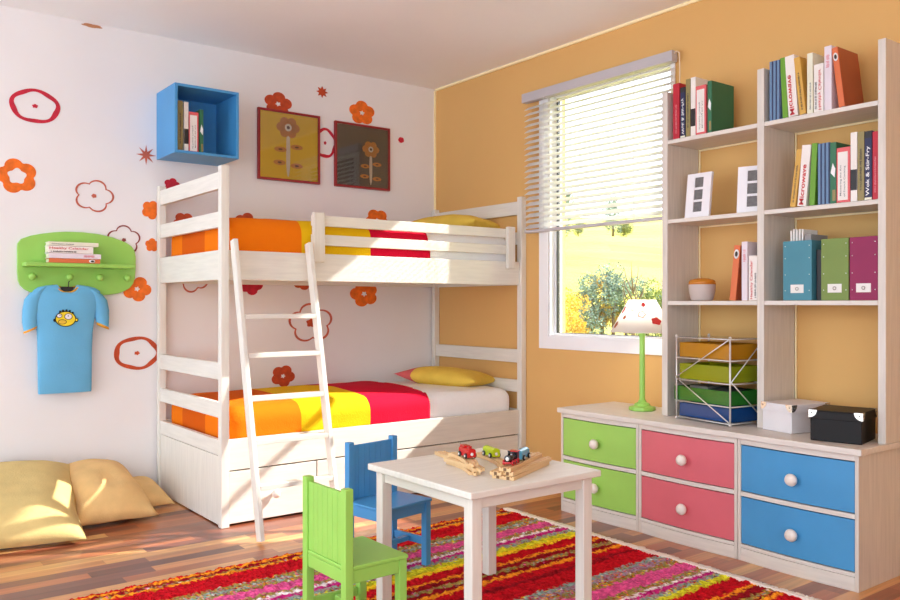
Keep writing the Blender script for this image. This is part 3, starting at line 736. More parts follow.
# ---------------------------------------------------------------- drawer cabinets under the worktop
YD = -.418
def bow(x, a, b, k=.012):
    u = (x-(a+b)/2)/((b-a)/2); return -k*max(0, 1-u*u)
def bowed(x0, x1, z0, z1, yf, yb, A, B, n=14, k=.012):
    m = MB(); pts = [(x0+(x1-x0)*i/n, yf+bow(x0+(x1-x0)*i/n, A, B, k)) for i in range(n+1)]+[(x1, yb), (x0, yb)]
    m.prism(pts, lambda a, b: (a, b, z0), lambda a, b: (a, b, z1)); return m
def cabinet(x0, x1, paint, label, knobcol=KNOB):
    t = thing('drawer_cabinet', label, 'drawer cabinet', ((x0+x1)/2, -.21, 0), 'drawer cabinets under the long worktop'); s = .0145
    m = MB(); m.box(x0, x0+s, YD, -.004, 0, .4985); m.box(x1-s, x1, YD, -.004, 0, .4985); m.box(x0+s, x1-s, -.012, -.004, 0, .4985); m.box(x0+s, x1-s, YD+.03, -.012, .055, .066)
    m.build('body', SHELFW, t, .0015, world=True)
    a, b = x0+s+.0003, x1-s-.0003
    bowed(a, b, 0, .052, YD+.002, YD+.022, x0, x1).build('plinth', SHELFX, t, .0012, world=True)
    for z0, z1 in ((.0535, .0685), (.2645, .2825), (.4755, .4985)): bowed(a, b, z0, z1, YD+.002, YD+.03, x0, x1).build('cross_rail', SHELFX, t, .0012, world=True)
    for z0, z1 in ((.0725, .2605), (.2865, .4715)):
        d = bowed(a+.0012, b-.0012, z0, z1, YD+.003, YD+.02, x0, x1).build('drawer', paint, t, .0012, world=True)
        box('drawer_box', a+.01, b-.01, YD+.0255, -.03, z0+.012, z1-.02, GAPSHADE, t, 0)  # coloured dark to give the shadow lines round the drawer fronts
        xc = (x0+x1)/2+.004; yk = YD+.003-.012; zc = (z0+z1)/2-.006
        kn = MB().lathe([(0, 0), (.009, 0), (.009, .007), (.014, .011), (.0225, .017), (.0245, .026), (.020, .036), (.009, .041), (0, .0415)], Matrix.Translation((xc, yk+.0003, zc)) @ Matrix.Rotation(PI/2, 4, 'X'), 26).build('knob', knobcol, d)
        kn.location = -Vector(t.location)
cabinet(1.6455, 2.1440, LIMEP, 'white cabinet with two lime green drawers')
cabinet(2.1460, 2.6595, PINKP, 'white cabinet with two coral pink drawers')
cabinet(2.6615, 3.1590, BLUED, 'white cabinet with two blue drawers')
m = MB(); xs = np.linspace(1.634, 3.177, 60)
def topy(x):
    for a, b in ((1.645, 2.145), (2.145, 2.661), (2.661, 3.159)):
        if a <= x <= b: return -.436+bow(x, a, b, .008)
    return -.436
tb = thing('worktop', 'long pale wooden worktop running over the three drawer cabinets', 'worktop', (2.4, -.22, .499))
m.prism([(x, topy(x)) for x in xs]+[(3.177, -.003), (1.634, -.003)], lambda a, b: (a, b, .4992), lambda a, b: (a, b, .523))
m.build('top_board', SHELFX, tb, .003, world=True)

# ---------------------------------------------------------------- bookcase standing on the worktop
bc = thing('bookcase', 'tall pale open bookcase of two bays on the worktop', 'bookcase', (2.66, -.125, .5235))
YS = -.249; ZT = 2.043
for x0, x1 in ((2.144, 2.1765), (2.643, 2.6755), (3.147, 3.1765)):
    box('side_panel', x0, x1, YS, -.012, .5238, ZT, SHELFW, bc, .002)
for x0, x1 in ((2.177, 2.6425), (2.676, 3.1465)):
    for zt in (1.8155, 1.4435, 1.062):
        box('shelf', x0, x1, YS+.001, -.012, zt-.0185, zt, SHELFX, bc, .0015)
    for zt in (.9+.001,):
        pass
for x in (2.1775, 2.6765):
    box('leak_glow_strip', x, x+.006, -.011, -.003, .5238, 1.797, LEAKGLOW, bc, 0)  # strips added for the glow lines at the shelf backs
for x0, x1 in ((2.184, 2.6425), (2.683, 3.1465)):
    for zt in (1.8155, 1.4435): box('leak_glow_strip', x0, x1, -.011, -.003, zt-.026, zt-.019, LEAKGLOW, bc, 0)

# things on the bookcase
WHITEF = mat('white_frame_lacquer', rgb(238, 236, 240), .4, .01)
GREYP = mat('dark_grey_photo', rgb(112, 110, 110), .35, .15, 60)
def triple(cx, cy, yaw, label):
    t = thing('photo_frame', label, 'photo frame', (cx, cy, Z2+.0022), 'triple photo frames on the second shelf', (math.radians(-7), 0, math.radians(yaw)))
    w_, h_, d_ = .13, .205, .014
    zz = [.048, .105, .162]; s = .0235; m = MB()
    m.box(-w_/2, -s, 0, d_, 0, h_); m.box(s, w_/2, 0, d_, 0, h_)
    prev = 0
    for z in zz: m.box(-s, s, 0, d_, prev, z-s); prev = z+s
    m.box(-s, s, 0, d_, prev, h_)
    m.build('frame', WHITEF, t)
    for z in zz: MB().box(-s, s, .005, d_-.001, z-s, z+s).build('photo', GREYP, t)
    MB().obox((0, .042, .075), (.02, 0, 0), (0, .024, -.066), (0, .001, .0004)).build('easel_back', WHITEF, t)
triple(2.318, -.222, 0, 'white triple photo frame further from the middle panel')
triple(2.590, -.205, 17, 'white triple photo frame turned beside the middle panel')
# the pot (the figure that holds it in the photo is a known character and is left out)
pt = thing('honey_pot', 'grey pot with amber honey at its rim on the third shelf', 'pot', (2.322, -.185, Z3+.001))
MB().lathe([(0, 0), (.044, 0), (.050, .006), (.058, .04), (.060, .07), (.056, .088), (.053, .088), (.056, .068), (.054, .04), (.046, .008), (0, .006)], n=32).build('pot_body', mat('grey_stoneware', rgb(196, 184, 178), .6, .03), pt)
MB().lathe([(0, .104), (.03, .102), (.05, .096), (.0585, .090), (.0600, .082), (.0612, .074), (.0585, .074), (.052, .080), (0, .086)], n=32).build('honey', mat('amber_honey', rgb(206, 130, 36), .25, .06), pt)

# magazine files
def magfile(x0, x1, paint, dark, label):
    t = thing('magazine_file', label, 'magazine file', ((x0+x1)/2, YS+.006, Z3+.0006), 'magazine files on the third shelf'); hw = (x1-x0)/2-.0015; h = .243; d = .205; e = .003
    m = MB(); m.box(-hw, hw, 0, e, 0, h); m.box(-hw, hw, e, d, 0, e); m.box(-hw, hw, d-e, d, e, h*.45)
    for s_ in (-1, 1):
        xa, xb = (-hw, -hw+e) if s_ < 0 else (hw-e, hw)
        m.prism([(e, e), (d-e, e), (d-e, h*.45), (d*.45, h), (e, h)], lambda a, b, x=xa: (x, a, b), lambda a, b, x=xb: (x, a, b))
    m.build('file_body', [paint], t, .0008)
    m = MB(); m.box(-.028, .028, -.0012, -.0001, .030, .064); m.build('label_plate', mat('white_card', rgb(236, 234, 230), .6), t)
    m = MB().lathe([(.0045, 0), (.0075, 0), (.0075, .0012), (.0045, .0012), (.0045, 0)], Matrix.Translation((0, -.0013, .047)) @ Matrix.Rotation(PI/2, 4, 'X'), 16)
    m.build('finger_ring', mat('nickel', rgb(170, 165, 160), .3, metal=1), t)
    for z in (.040, .105, .172, .222):
        for x in (-hw+.010, hw-.010):
            MB().lathe([(0, 0), (.0022, 0), (.0018, .001), (0, .0012)], Matrix.Translation((x, -.0001, z)) @ Matrix.Rotation(PI/2, 4, 'X'), 10).build('rivet', mat('pale_rivet', rgb(214, 226, 220), .4), t)
    return t
magfile(2.757, 2.884, mat('teal_card', rgb(72, 138, 156), .6, .03), None, 'teal magazine file stuffed with papers')
magfile(2.921, 3.034, mat('olive_green_card', rgb(120, 144, 72), .6, .03), None, 'olive green magazine file between the teal and magenta ones')
magfile(3.0355, 3.1455, mat('magenta_card', rgb(142, 30, 82), .6, .03), None, 'magenta magazine file against the right panel')
PAPER = mat('white_paper', rgb(236, 234, 230), .8, .02); PAPG = mat('grey_paper', rgb(150, 146, 144), .8, .05)
for i, (x, top) in enumerate(((2.782, .284), (2.793, .290), (2.805, .286), (2.817, .289), (2.829, .287))):
    o = MB().obox((x, YS+.085, Z3+.006+top/2), (.0028, 0, 0), (0, .055, 0), (.001*(i-2), 0, top/2-.0015)).build('paper_booklet', PAPER)
    tag(o, 'white booklet standing in the teal magazine file', 'booklet', 'booklets in the teal magazine file')
o = MB().box(2.846, 2.872, YS+.02, YS+.15, Z3+.0065, Z3+.268).build('folder', PAPG)
tag(o, 'grey folder standing in the teal magazine file beside the booklets', 'folder')
o = MB().box(2.889, 2.913, YS+.03, YS+.20, Z3+.001, Z3+.205).build('ring_binder', C_BLACK, bevel=.002)
tag(o, 'dark binder in the gap between teal and olive magazine files', 'binder')

# wire rack with trays
rk = thing('wire_rack', 'chrome wire rack with cross braces holding four coloured trays', 'rack', (2.246+.006, -.279, .5235), rot=(0, 0, math.radians(-8.2)))
CHROME = mat('chrome_wire', rgb(226, 220, 214), .3, .02, metal=.45)
RW, RD, RH = .314, .205, .378
lv = [.010, .082, .180, .280, .372]
for x in (0, RW):
    for y in (0, RD):
        m = MB().tube([(x, y, .008), (x, y, RH)], .0038, 8); m.build('upright', CHROME, rk)
        MB().lathe([(0, 0), (.006, .001), (.0075, .006), (.006, .011), (0, .012)], Matrix.Translation((x, y, 0)), 14).build('foot', CHROME, rk)
        MB().lathe([(0, 0), (.006, .002), (.0065, .006), (.005, .010), (0, .0115)], Matrix.Translation((x, y, RH-.004)), 14).build('cap', CHROME, rk)
for z in lv:
    m = MB()
    m.tube([(0, 0, z), (RW, 0, z)], .0028, 6); m.tube([(0, RD, z), (RW, RD, z)], .0028, 6); m.tube([(0, 0, z), (0, RD, z)], .0028, 6); m.tube([(RW, 0, z), (RW, RD, z)], .0028, 6)
    m.build('tier_rail', CHROME, rk)
m = MB(); m.box(.005, RW-.005, .005, RD-.005, .372, .376)
m.build('top_plate', mat('clear_acrylic', rgb(200, 196, 190), .1, .02, trans=.8), rk)
for x, y in (('f', 0), ('s', RW)):
    m = MB(); mid = lv[3]-.095
    P_ = (lambda a, z: (a, -.006, z)) if x == 'f' else (lambda a, z: (RW+.006, a, z))
    W_ = RW if x == 'f' else RD
    for a, b in ((P_(W_ if x == 'f' else W_, lv[4]), P_(0, .19)), (P_(0, .19), P_(W_, lv[0]+.006))): m.tube([a, b], .0025, 6)
    m.build('cross_brace', CHROME, rk)
def tray(z, h, col, label, dx=0, name=''):
    t = MB(); e = .0025; x0, x1, y0, y1 = .010+dx, RW-.010, .008, RD-.008; b = z+.004
    t.box(x0, x1, y0, y1, b, b+e); t.box(x0, x0+e, y0, y1, b+e, b+h); t.box(x1-e, x1, y0, y1, b+e, b+h); t.box(x0+e, x1-e, y0, y0+e, b+e, b+h); t.box(x0+e, x1-e, y1-e, y1, b+e, b+h)
    mm = mat('plastic_'+name, col, .18, .03, trans=.5)
    o = t.build('storage_tray', mm, bevel=.001); o.location = rk.location; o.rotation_euler = rk.rotation_euler
    tag(o, label, 'tray', 'coloured trays in the wire rack'); return o
tray(lv[0], .060, rgb(16, 88, 168), 'translucent blue tray on the lowest tier', name='blue')
tray(lv[1], .062, rgb(50, 150, 50), 'translucent green tray pushed out of the rack side', -.034, name='green')
tray(lv[2], .070, rgb(182, 196, 30), 'translucent lime yellow tray in the wire rack', name='lime')
tray(lv[3], .066, rgb(238, 166, 28), 'translucent amber tray on the top tier', name='amber')
o = MB().box(.05, .16, .03, .15, lv[1]+.01, lv[1]+.074).build('notebook', mat('grey_notebook', rgb(104, 104, 100), .5), bevel=.003); o.location = rk.location; o.rotation_euler = rk.rotation_euler
tag(o, 'grey notebook block sticking up from the green tray', 'notebook')
o = pillow('pouch', .11, .12, .034, mat('black_fabric', rgb(26, 26, 26), .8), 'black pouch lying in the green tray', None, (0, 0, 0), (0, 0, 0), 3, .05, .004, cat='pouch')
R_ = Matrix.Rotation(math.radians(-8.2), 4, 'Z'); o.location = Vector(rk.location)+R_ @ Vector((.225, .09, lv[1]+.062)); o.rotation_euler = rk.rotation_euler

# storage boxes
def storage_box(cx, cy, yaw, w_, d_, h_, m_, lab, grp='lidded storage boxes on the worktop'):
    t = thing('storage_box', lab, 'storage box', (cx, cy, .5238), grp, (0, 0, math.radians(yaw))); lh = .034
    MB().box(-w_/2+.004, w_/2-.004, -d_/2+.004, d_/2-.004, 0, h_-.006).build('box_body', m_, t, .003)
    m = MB(); m.box(-w_/2, w_/2, -d_/2, d_/2, h_-.005, h_); m.box(-w_/2, -w_/2+.0035, -d_/2, d_/2, h_-lh, h_-.005); m.box(w_/2-.0035, w_/2, -d_/2, d_/2, h_-lh, h_-.005)
    m.box(-w_/2+.0035, w_/2-.0035, -d_/2, -d_/2+.0035, h_-lh, h_-.005); m.box(-w_/2+.0035, w_/2-.0035, d_/2-.0035, d_/2, h_-lh, h_-.005)
    m.build('lid', m_, t, .002)
    NI = mat('polished_nickel', rgb(226, 220, 212), .2, .02, metal=.85)
    for sx in (-1, 1):
        for sy in (-1, 1):
            m = MB(); r = .030; e = .0012; X, Y = sx*w_/2, sy*d_/2
            arc = [(0, 0)]+[(r*math.cos(a), -r*math.sin(a)) for a in [PI/2*i/7 for i in range(8)]]
            m.prism(arc, lambda p, q: (X-sx*p, Y+sy*.0002, h_+.0004+q), lambda p, q: (X-sx*p, Y+sy*(e+.0002), h_+.0004+q))
            m.prism(arc, lambda p, q: (X+sx*.0002, Y-sy*p, h_+.0004+q), lambda p, q: (X+sx*(e+.0002), Y-sy*p, h_+.0004+q))
            m.build('corner_fitting', NI, t)
            m = MB()
            m.lathe([(0, 0), (.0028, 0), (.002, .0014), (0, .002)], Matrix.Translation((X-sx*.011, Y+sy*(e+.0003), h_-.011)) @ Matrix.Rotation(-sy*PI/2, 4, 'X'), 10)
            m.lathe([(0, 0), (.0028, 0), (.002, .0014), (0, .002)], Matrix.Translation((X+sx*(e+.0003), Y-sy*.011, h_-.011)) @ Matrix.Rotation(sx*PI/2, 4, 'Y'), 10)
            m.build('corner_stud', mat('dark_stud', rgb(70, 64, 60), .4, metal=.6), t)
def placebox(nc, yaw, w_, d_):
    a = math.radians(yaw); ex = Vector((math.cos(a), math.sin(a))); ey = Vector((-math.sin(a), math.cos(a)))
    c = Vector(nc)-ex*w_/2+ey*d_/2; return c.x, c.y
x, y = placebox((2.832, -.303), -11, .158, .222); storage_box(x, y, -11, .158, .222, .116, mat('white_box_card', rgb(224, 220, 222), .6, .02), 'white lidded storage box with metal corners')
x, y = placebox((3.134, -.338), 12, .192, .205); storage_box(x, y, 12, .192, .205, .118, mat('black_box_card', rgb(20, 17, 18), .5, .04, spec=.3), 'black lidded storage box with metal corners')

# table lamp
lp = thing('table_lamp', 'green table lamp with a patterned white shade', 'lamp', (1.970, -.180, .5235))
MB().lathe([(0, 0), (.064, 0), (.066, .004), (.064, .018), (.048, .021), (.040, .024), (.036, .034), (.022, .040), (.018, .05), (0, .05)], n=8, smooth=False).build('base', GREENP, lp, .002)
MB().lathe([(0, .049), (.0155, .049), (.0140, .06), (.0135, .36), (.0165, .366), (.0165, .378), (.0135, .384), (.0135, .392), (0, .392)], n=8, smooth=False).build('stem', GREENP, lp, .001)
SHM = mat('white_shade_fabric', rgb(240, 236, 232), .8, .02)
nt = SHM.node_tree; tl = nt.nodes.new('ShaderNodeBsdfTranslucent'); tl.inputs[0].default_value = (.95, .93, .90, 1); mxn = nt.nodes.new('ShaderNodeMixShader'); mxn.inputs[0].default_value = .6
nt.links.new(nt.nodes['Principled BSDF'].outputs[0], mxn.inputs[1]); nt.links.new(tl.outputs[0], mxn.inputs[2]); nt.links.new(mxn.outputs[0], nt.nodes['Material Output'].inputs[0])
r0, r1, h0, h1 = .158, .066, .385, .545
MB().lathe([(r0, h0), (r1, h1), (r1-.002, h1), (r0-.002, h0), (r0, h0)], n=40).build('lamp_shade', SHM, lp)
m = MB()
for a in (0, 2*PI/3, 4*PI/3): m.tube([(0, 0, .50), (r1*.97*math.cos(a), r1*.97*math.sin(a), h1-.012)], .0015, 6)
m.tube([(0, 0, .39), (0, 0, .50)], .005, 8); m.build('shade_holder', CHROME, lp)
m = MB()
def shade_pt(a, t_, off=.0012):
    r = r0+(r1-r0)*t_+off; return (r*math.cos(a), r*math.sin(a), h0+(h1-h0)*t_)
for a, t_, sa, st, mi, hole in ((-.32, .36, .21, .11, 0, 0), (-.82, .85, .13, .07, 0, 0), (-.90, .56, .17, .10, 1, 1), (-.04, .77, .20, .09, 1, 1), (-2.05, .70, .14, .12, 0, 0), (-2.02, .24, .10, .10, 2, 0), (-1.69, .47, .08, .06, 2, 0), (-1.36, .76, .15, .11, 1, 1),
        (.6, .4, .15, .1, 1, 1), (1.4, .7, .15, .1, 0, 0), (2.2, .35, .1, .08, 2, 0)):
    m = MB(); n = 18; o_ = []; i_ = []
    for k in range(n):
        th = 2*PI*k/n; w_ = 1+.12*math.cos(5*th)
        o_.append(m.bm.verts.new(shade_pt(a+sa*w_*math.cos(th), t_+st*w_*math.sin(th)))); i_.append(m.bm.verts.new(shade_pt(a+sa*.72*w_*math.cos(th), t_+st*.72*w_*math.sin(th))))
    for k in range(n): m.bm.faces.new((o_[k], o_[(k+1) % n], i_[(k+1) % n], i_[k]))
    if not hole: m.bm.faces.new(i_)
    m.build('shade_print', [mat('print_red', rgb(206, 52, 48), .8), mat('print_tan', rgb(214, 170, 150), .8), mat('print_rust', rgb(176, 96, 66), .8)][mi], lp)
MB().lathe([(0, .40), (.008, .402), (.012, .42), (.022, .445), (.026, .465), (.020, .485), (.008, .494), (0, .495)], Matrix.Translation((0, 0, -.004)), n=20).build('light_bulb', mat('bulb_glass', rgb(250, 246, 236), .2, .01), lp)
bulb = bpy.data.lights.new('bulb_light', 'POINT'); bulb.energy = 2.2; bulb.color = (1, .93, .84); bulb.shadow_soft_size = .03
bo = bpy.data.objects.new('bulb_light', bulb); COL.objects.link(bo); bo.location = (1.970, -.180, .5235+.515)

# ---------------------------------------------------------------- rug
def make_rug():
    x0, x1, y0, y1 = 1.487, 3.42, -3.35, -.660; nx, ny = 300, 400
    S = [(1.48, 'red'), (1.50, 'ora'), (1.52, 'dkr'), (1.543, 'oli'), (1.556, 'ora'), (1.572, 'red'), (1.70, 'oli'), (1.735, 'tea'), (1.765, 'oli'), (1.79, 'pin'), (1.86, 'oli'), (1.895, 'whi'), (1.912, 'mag'), (1.945, 'tea'), (1.985, 'lim'), (2.03, 'yel'), (2.06, 'red'), (2.13, 'ora'), (2.15, 'dkr'), (2.19, 'oli'), (2.22, 'dkr'), (2.25, 'ora'), (2.275, 'red'), (2.33, 'dkr'), (2.36, 'red'), (2.46, 'tea'), (2.49, 'pur'), (2.53, 'oli'), (2.57, 'pin'), (2.65, 'oli'), (2.69, 'whi'), (2.705, 'mag'), (2.73, 'tea'), (2.76, 'lim'), (2.80, 'red'), (2.89, 'ora'), (2.91, 'dkr'), (2.955, 'oli'), (2.985, 'dkr'), (3.0, 'ora'), (3.02, 'red'), (3.2, 'tea'), (3.28, 'pin')]
    C_ = dict(red=(188, 20, 32), ora=(244, 150, 36), dkr=(142, 20, 30), oli=(150, 132, 70), tea=(136, 160, 150), pin=(214, 84, 140), whi=(240, 226, 226), mag=(190, 40, 120), lim=(206, 200, 44), yel=(246, 200, 36), pur=(160, 130, 150))
    C_ = {k: np.array(rgb(*v)) for k, v in C_.items()}
    xs = np.linspace(x0, x1, nx); ys = np.linspace(y0, y1, ny)
    X, Y = np.meshgrid(xs, ys, indexing='ij')
    def sm(a, k):
        for _ in range(k): a = (a+np.roll(a, 1, 0)+np.roll(a, -1, 0)+np.roll(a, 1, 1)+np.roll(a, -1, 1))/5
        return a
    jit = rng.normal(0, .0045, X.shape)+sm(rng.normal(0, .05, X.shape), 12)*.35
    lum = 1.02+rng.normal(0, .2, X.shape)+sm(rng.normal(0, 1, X.shape), 2)*.28
    st = np.array([s[0] for s in S]); names = [s[1] for s in S]
    idx = np.clip(np.searchsorted(st, X+jit)-1, 0, len(S)-1)
    tab = np.array([C_[n] for n in names]); col = tab[idx]
    # stray tufts of other yarns in the mixed stripes
    mixed = np.isin(np.array(names)[idx], ['oli', 'tea', 'pur'])
    stray = rng.random(X.shape) < .35; alt = tab[rng.integers(0, len(S), X.shape)]
    col = np.where((mixed & stray)[..., None], alt, col)
    col = np.clip(col*np.clip(lum, .45, 1.5)[..., None], 0, 1)
    Z = .013+sm(rng.normal(0, .0062, X.shape), 1)+.0015*np.sin(X*520)
    Z = np.clip(Z, .004, .022)
    jx = rng.normal(0, .0012, X.shape); jy = rng.normal(0, .0014, X.shape)
    V = np.stack([X+jx-(Y+.66)*.0225, Y+jy, Z], -1).reshape(-1, 3)
    # underside edge skirt
    F = []
    for i in range(nx-1):
        b = i*ny
        for j in range(ny-1): F.append((b+j, b+ny+j, b+ny+j+1, b+j+1))
    base = len(V); ring = [i*ny for i in range(nx)]+[(nx-1)*ny+j for j in range(1, ny)]+[i*ny+ny-1 for i in range(nx-2, -1, -1)]+[j for j in range(ny-2, 0, -1)]
    V2 = V[ring].copy(); V2[:, 2] = .001; V = np.concatenate([V, V2]); n = len(ring)
    for k in range(n): F.append((ring[k], base+k, base+(k+1) % n, ring[(k+1) % n]))
    F.append(tuple(base+k for k in range(n)))
    me = bpy.data.meshes.new('pile'); me.from_pydata(V.tolist(), [], F)
    ca = me.color_attributes.new('yarn', 'FLOAT_COLOR', 'POINT')
    full = np.ones((len(V), 4)); full[:base, :3] = col.reshape(-1, 3); full[base:, :3] = col.reshape(-1, 3)[ring]
    ca.data.foreach_set('color', full.ravel())
    m = bpy.data.materials.new('woven_yarn'); m.use_nodes = True; N = m.node_tree.nodes
    at = N.new('ShaderNodeAttribute'); at.attribute_name = 'yarn'; b = N['Principled BSDF']; m.node_tree.links.new(at.outputs['Color'], b.inputs['Base Color'])
    b.inputs['Roughness'].default_value = 1; b.inputs['Specular IOR Level'].default_value = .1
    me.materials.append(m)
    t = thing('rug', 'shaggy rug with stripes of red, orange, pink and teal', 'rug', (0, 0, 0))
    o = bpy.data.objects.new('pile', me); COL.objects.link(o); o.parent = t
    f = MB()
    x = x0+.004
    while x < 3.36:
        w_ = rng.uniform(.004, .0085); yy = y1+rng.uniform(.026, .056)
        f.tube([(x, y1-.004, .013), (x+rng.uniform(-.005, .005), y1+.018, .013), (x+rng.uniform(-.009, .009), yy, .006)], [w_*.9, w_, w_*.5], 5); x += rng.uniform(.009, .014)
    f.box(x0+.002, 3.36, y1-.010, y1+.004, .001, .020)
    fo = f.build('fringe', mat('fringe_yarn', rgb(246, 236, 222), .95, .05, 40), t); fo['label'] = 'off-white fringe'
make_rug()
RZ = .0195

# ---------------------------------------------------------------- children's table and chairs
tbx0, tbx1, tby0, tby1, tz = 2.172, 2.748, -1.892, -1.330, .492
tbl = thing('play_table', 'square white child table on the striped rug', 'table', ((tbx0+tbx1)/2, (tby0+tby1)/2, 0))
MB().box(tbx0, tbx1, tby0, tby1, tz-.022, tz).build('tabletop', WOODH, tbl, .004, 3, world=True)
ins = .022; lw = .040
for x in (tbx0+ins, tbx1-ins-lw):
    for y in (tby0+ins, tby1-ins-lw): box('leg', x, x+lw, y, y+lw, RZ-.004, tz-.0225, WOODW, tbl, .003)
a0, a1, b0, b1 = tbx0+ins+lw+.0005, tbx1-ins-lw-.0005, tby0+ins+lw+.0005, tby1-ins-lw-.0005
for y in (tby0+ins+.008, tby1-ins-.008-.018): box('apron', a0, a1, y, y+.018, tz-.060, tz-.0225, WOODX, tbl, .002)
for x in (tbx0+ins+.008, tbx1-ins-.008-.018): box('apron', x, x+.018, b0, b1, tz-.060, tz-.0225, WOODH, tbl, .002)

def chair(paint, label, loc, yaw):
    W_, D_, hs, hb, t_ = .262, .225, .279, .507, .0275
    c = thing('child_chair', label, 'chair', (loc[0], loc[1], 0), 'small painted chairs at the play table', (0, 0, yaw)); z0 = RZ-.004
    B = lambda n, *a: box(n, *a, paint, c, .0025, world=False)
    for s in (-1, 1):
        ya, yb = (-W_/2, -W_/2+t_) if s < 0 else (W_/2-t_, W_/2)
        B('back_post', -D_/2, -D_/2+t_, ya, yb, z0, hb)
        B('front_leg', D_/2-t_-.004, D_/2-.004, ya+(.003 if s < 0 else -.003), yb+(.003 if s < 0 else -.003), z0, hs-.0125)
        B('side_apron', -D_/2+t_+.0003, D_/2-t_-.0045, ya+.005, yb-.005, hs-.053, hs-.0125)
        B('side_stretcher', -D_/2+t_+.0003, D_/2-t_-.0045, ya+.007, yb-.007, .092, .122)
    m = MB(); i0 = -W_/2+t_+.0004
    m.box(-D_/2+.0282, D_/2, -W_/2, W_/2, hs-.012, hs); m.box(-D_/2+.004, -D_/2+.0282, i0, -i0, hs-.012, hs)
    m.build('seat', paint, c, .003)
    B('front_apron', D_/2-t_, D_/2-t_+.016, i0, -i0, hs-.053, hs-.0125)
    B('back_rail', -D_/2+.005, -D_/2+.021, i0, -i0, hs-.053, hs-.0125)
    B('cross_stretcher', -.012, .012, i0, -i0, .097, .117)
    m = MB(); n = 7; w_ = (-2*i0)/n                     # bead-board back
    for k in range(n): m.box(-D_/2+.007, -D_/2+.019, i0+k*w_+.0006, i0+(k+1)*w_-.0006, hs+.001, hb-.014)
    m.box(-D_/2+.009, -D_/2+.017, i0, -i0, hs+.001, hb-.0145)
    m.build('back_panel', paint, c, .0012)
    return c
chair(BLUEP, 'small blue wooden chair behind the play table near the bed', (1.906, -1.630), .181)
chair(GREENP, 'small lime green wooden chair with its back to the camera', (2.415, -2.088), 1.586)

# ---------------------------------------------------------------- toy trains and tracks
TW = mat('beech_track', rgb(226, 190, 140), .5, .06, 6, .1, 40, (1, 12, 12))
def track(length, curve=0., label='', group='', loc=(0, 0, 0), rot=(0, 0, 0)):
    """grooved wooden rail: arc of given turning, centred on the origin"""
    w_, h_ = .040, .012; n = 14 if curve else 2
    prof = [(-w_/2, 0), (w_/2, 0), (w_/2, h_), (.0145, h_), (.0145, h_-.003), (.0085, h_-.003), (.0085, h_), (-.0085, h_), (-.0085, h_-.003), (-.0145, h_-.003), (-.0145, h_), (-w_/2, h_)]
    m = MB(); rings = []
    for i in range(n+1):
        s = -.5+i/n
        if curve: a = s*curve; R = length/curve; c = Vector((R*math.sin(a), R*(1-math.cos(a))-R*(1-math.cos(curve/2))/2, 0)); nn = Vector((-math.sin(a), math.cos(a), 0)); tt = Vector((math.cos(a), math.sin(a), 0))
        else: c = Vector((s*length, 0, 0)); nn = Vector((0, 1, 0)); tt = Vector((1, 0, 0))
        rings.append([m.bm.verts.new(c+nn*p+Vector((0, 0, q))) for p, q in prof])
        if i == n: end = (c, tt, nn)
        if i == 0: start = (c, tt, nn)
    for A, B in zip(rings, rings[1:]):
        for k in range(len(prof)): m.bm.faces.new((A[k], A[(k+1) % len(prof)], B[(k+1) % len(prof)], B[k]))
    m.bm.faces.new(rings[0]); m.bm.faces.new(rings[-1][::-1])
    c, tt, nn = end
    m.obox(c+tt*.006+Vector((0, 0, h_/2)), tt*.006, nn*.003, Vector((0, 0, h_*.4)))
    m.lathe([(0, h_*.1), (.006, h_*.1), (.006, h_*.9), (0, h_*.9)], Matrix.Translation(c+tt*.015), 14)
    c, tt, nn = start
    m.obox(c-tt*.0002+Vector((0, 0, h_/2)), tt*.0004, nn*.005, Vector((0, 0, h_*.42)), 1)
    o = m.build('toy_track', [TW, mat('dark_slot', rgb(110, 76, 46), .7)], bevel=.0008); o.location = loc; o.rotation_euler = rot
    return tag(o, label, 'toy track', group)
T0 = tz+.0006
# curved tracks under the red engine: image left pile
g1 = 'curved wooden tracks in the pile under the red engine'
A1 = math.radians(-16)
for k, (dx, dy, da, cu) in enumerate(((0, 0, 0, -.55), (.010, -.006, 7, -.5), (-.012, .010, -4, -.55))):
    track(.215, cu, ('curved wooden track at the bottom of the pile under the red engine', 'curved wooden track in the middle of the pile under the red engine', 'curved wooden track on top, carrying the red engine')[k], g1, (2.455+dx, -1.685+dy, T0+k*.0124), (0, 0, A1+math.radians(da)))
track(.16, .35, 'single curved wooden track sticking out behind the red engine', 'loose curved tracks', (2.265, -1.600, T0), (0, 0, math.radians(-6)))
track(.23, -.55, 'curved wooden track lying flat under the lime wagon', 'loose curved tracks', (2.405, -1.520, T0), (0, 0, math.radians(-16)))
g2 = 'straight wooden tracks in the pile under the black engine'
A2 = math.radians(114)
LB = ('straight wooden track on the table, outer one of the pile', 'straight wooden track on the table, inner one of the pile', 'straight wooden track in the second layer, outer side', 'straight wooden track in the second layer, inner side', 'straight wooden track on top under the black engine')
for k, (off, lz, da, sh_) in enumerate(((.022, 0, 0, 0), (-.021, 0, 2, .006), (.021, 1, -2, .010), (-.022, 1, 1, -.004), (.0, 2, 3, .008))):
    a = A2+math.radians(da); ax = Vector((math.cos(a), math.sin(a), 0)); nn = Vector((-ax.y, ax.x, 0))
    p = Vector((2.600, -1.560, T0+lz*.0124))+nn*-off+ax*sh_
    track(.300, 0, LB[k], g2, p, (0, 0, a))
BLK = mat('black_wheel', rgb(20, 20, 22), .35); RIM = mat('white_hub', rgb(236, 232, 228), .4)
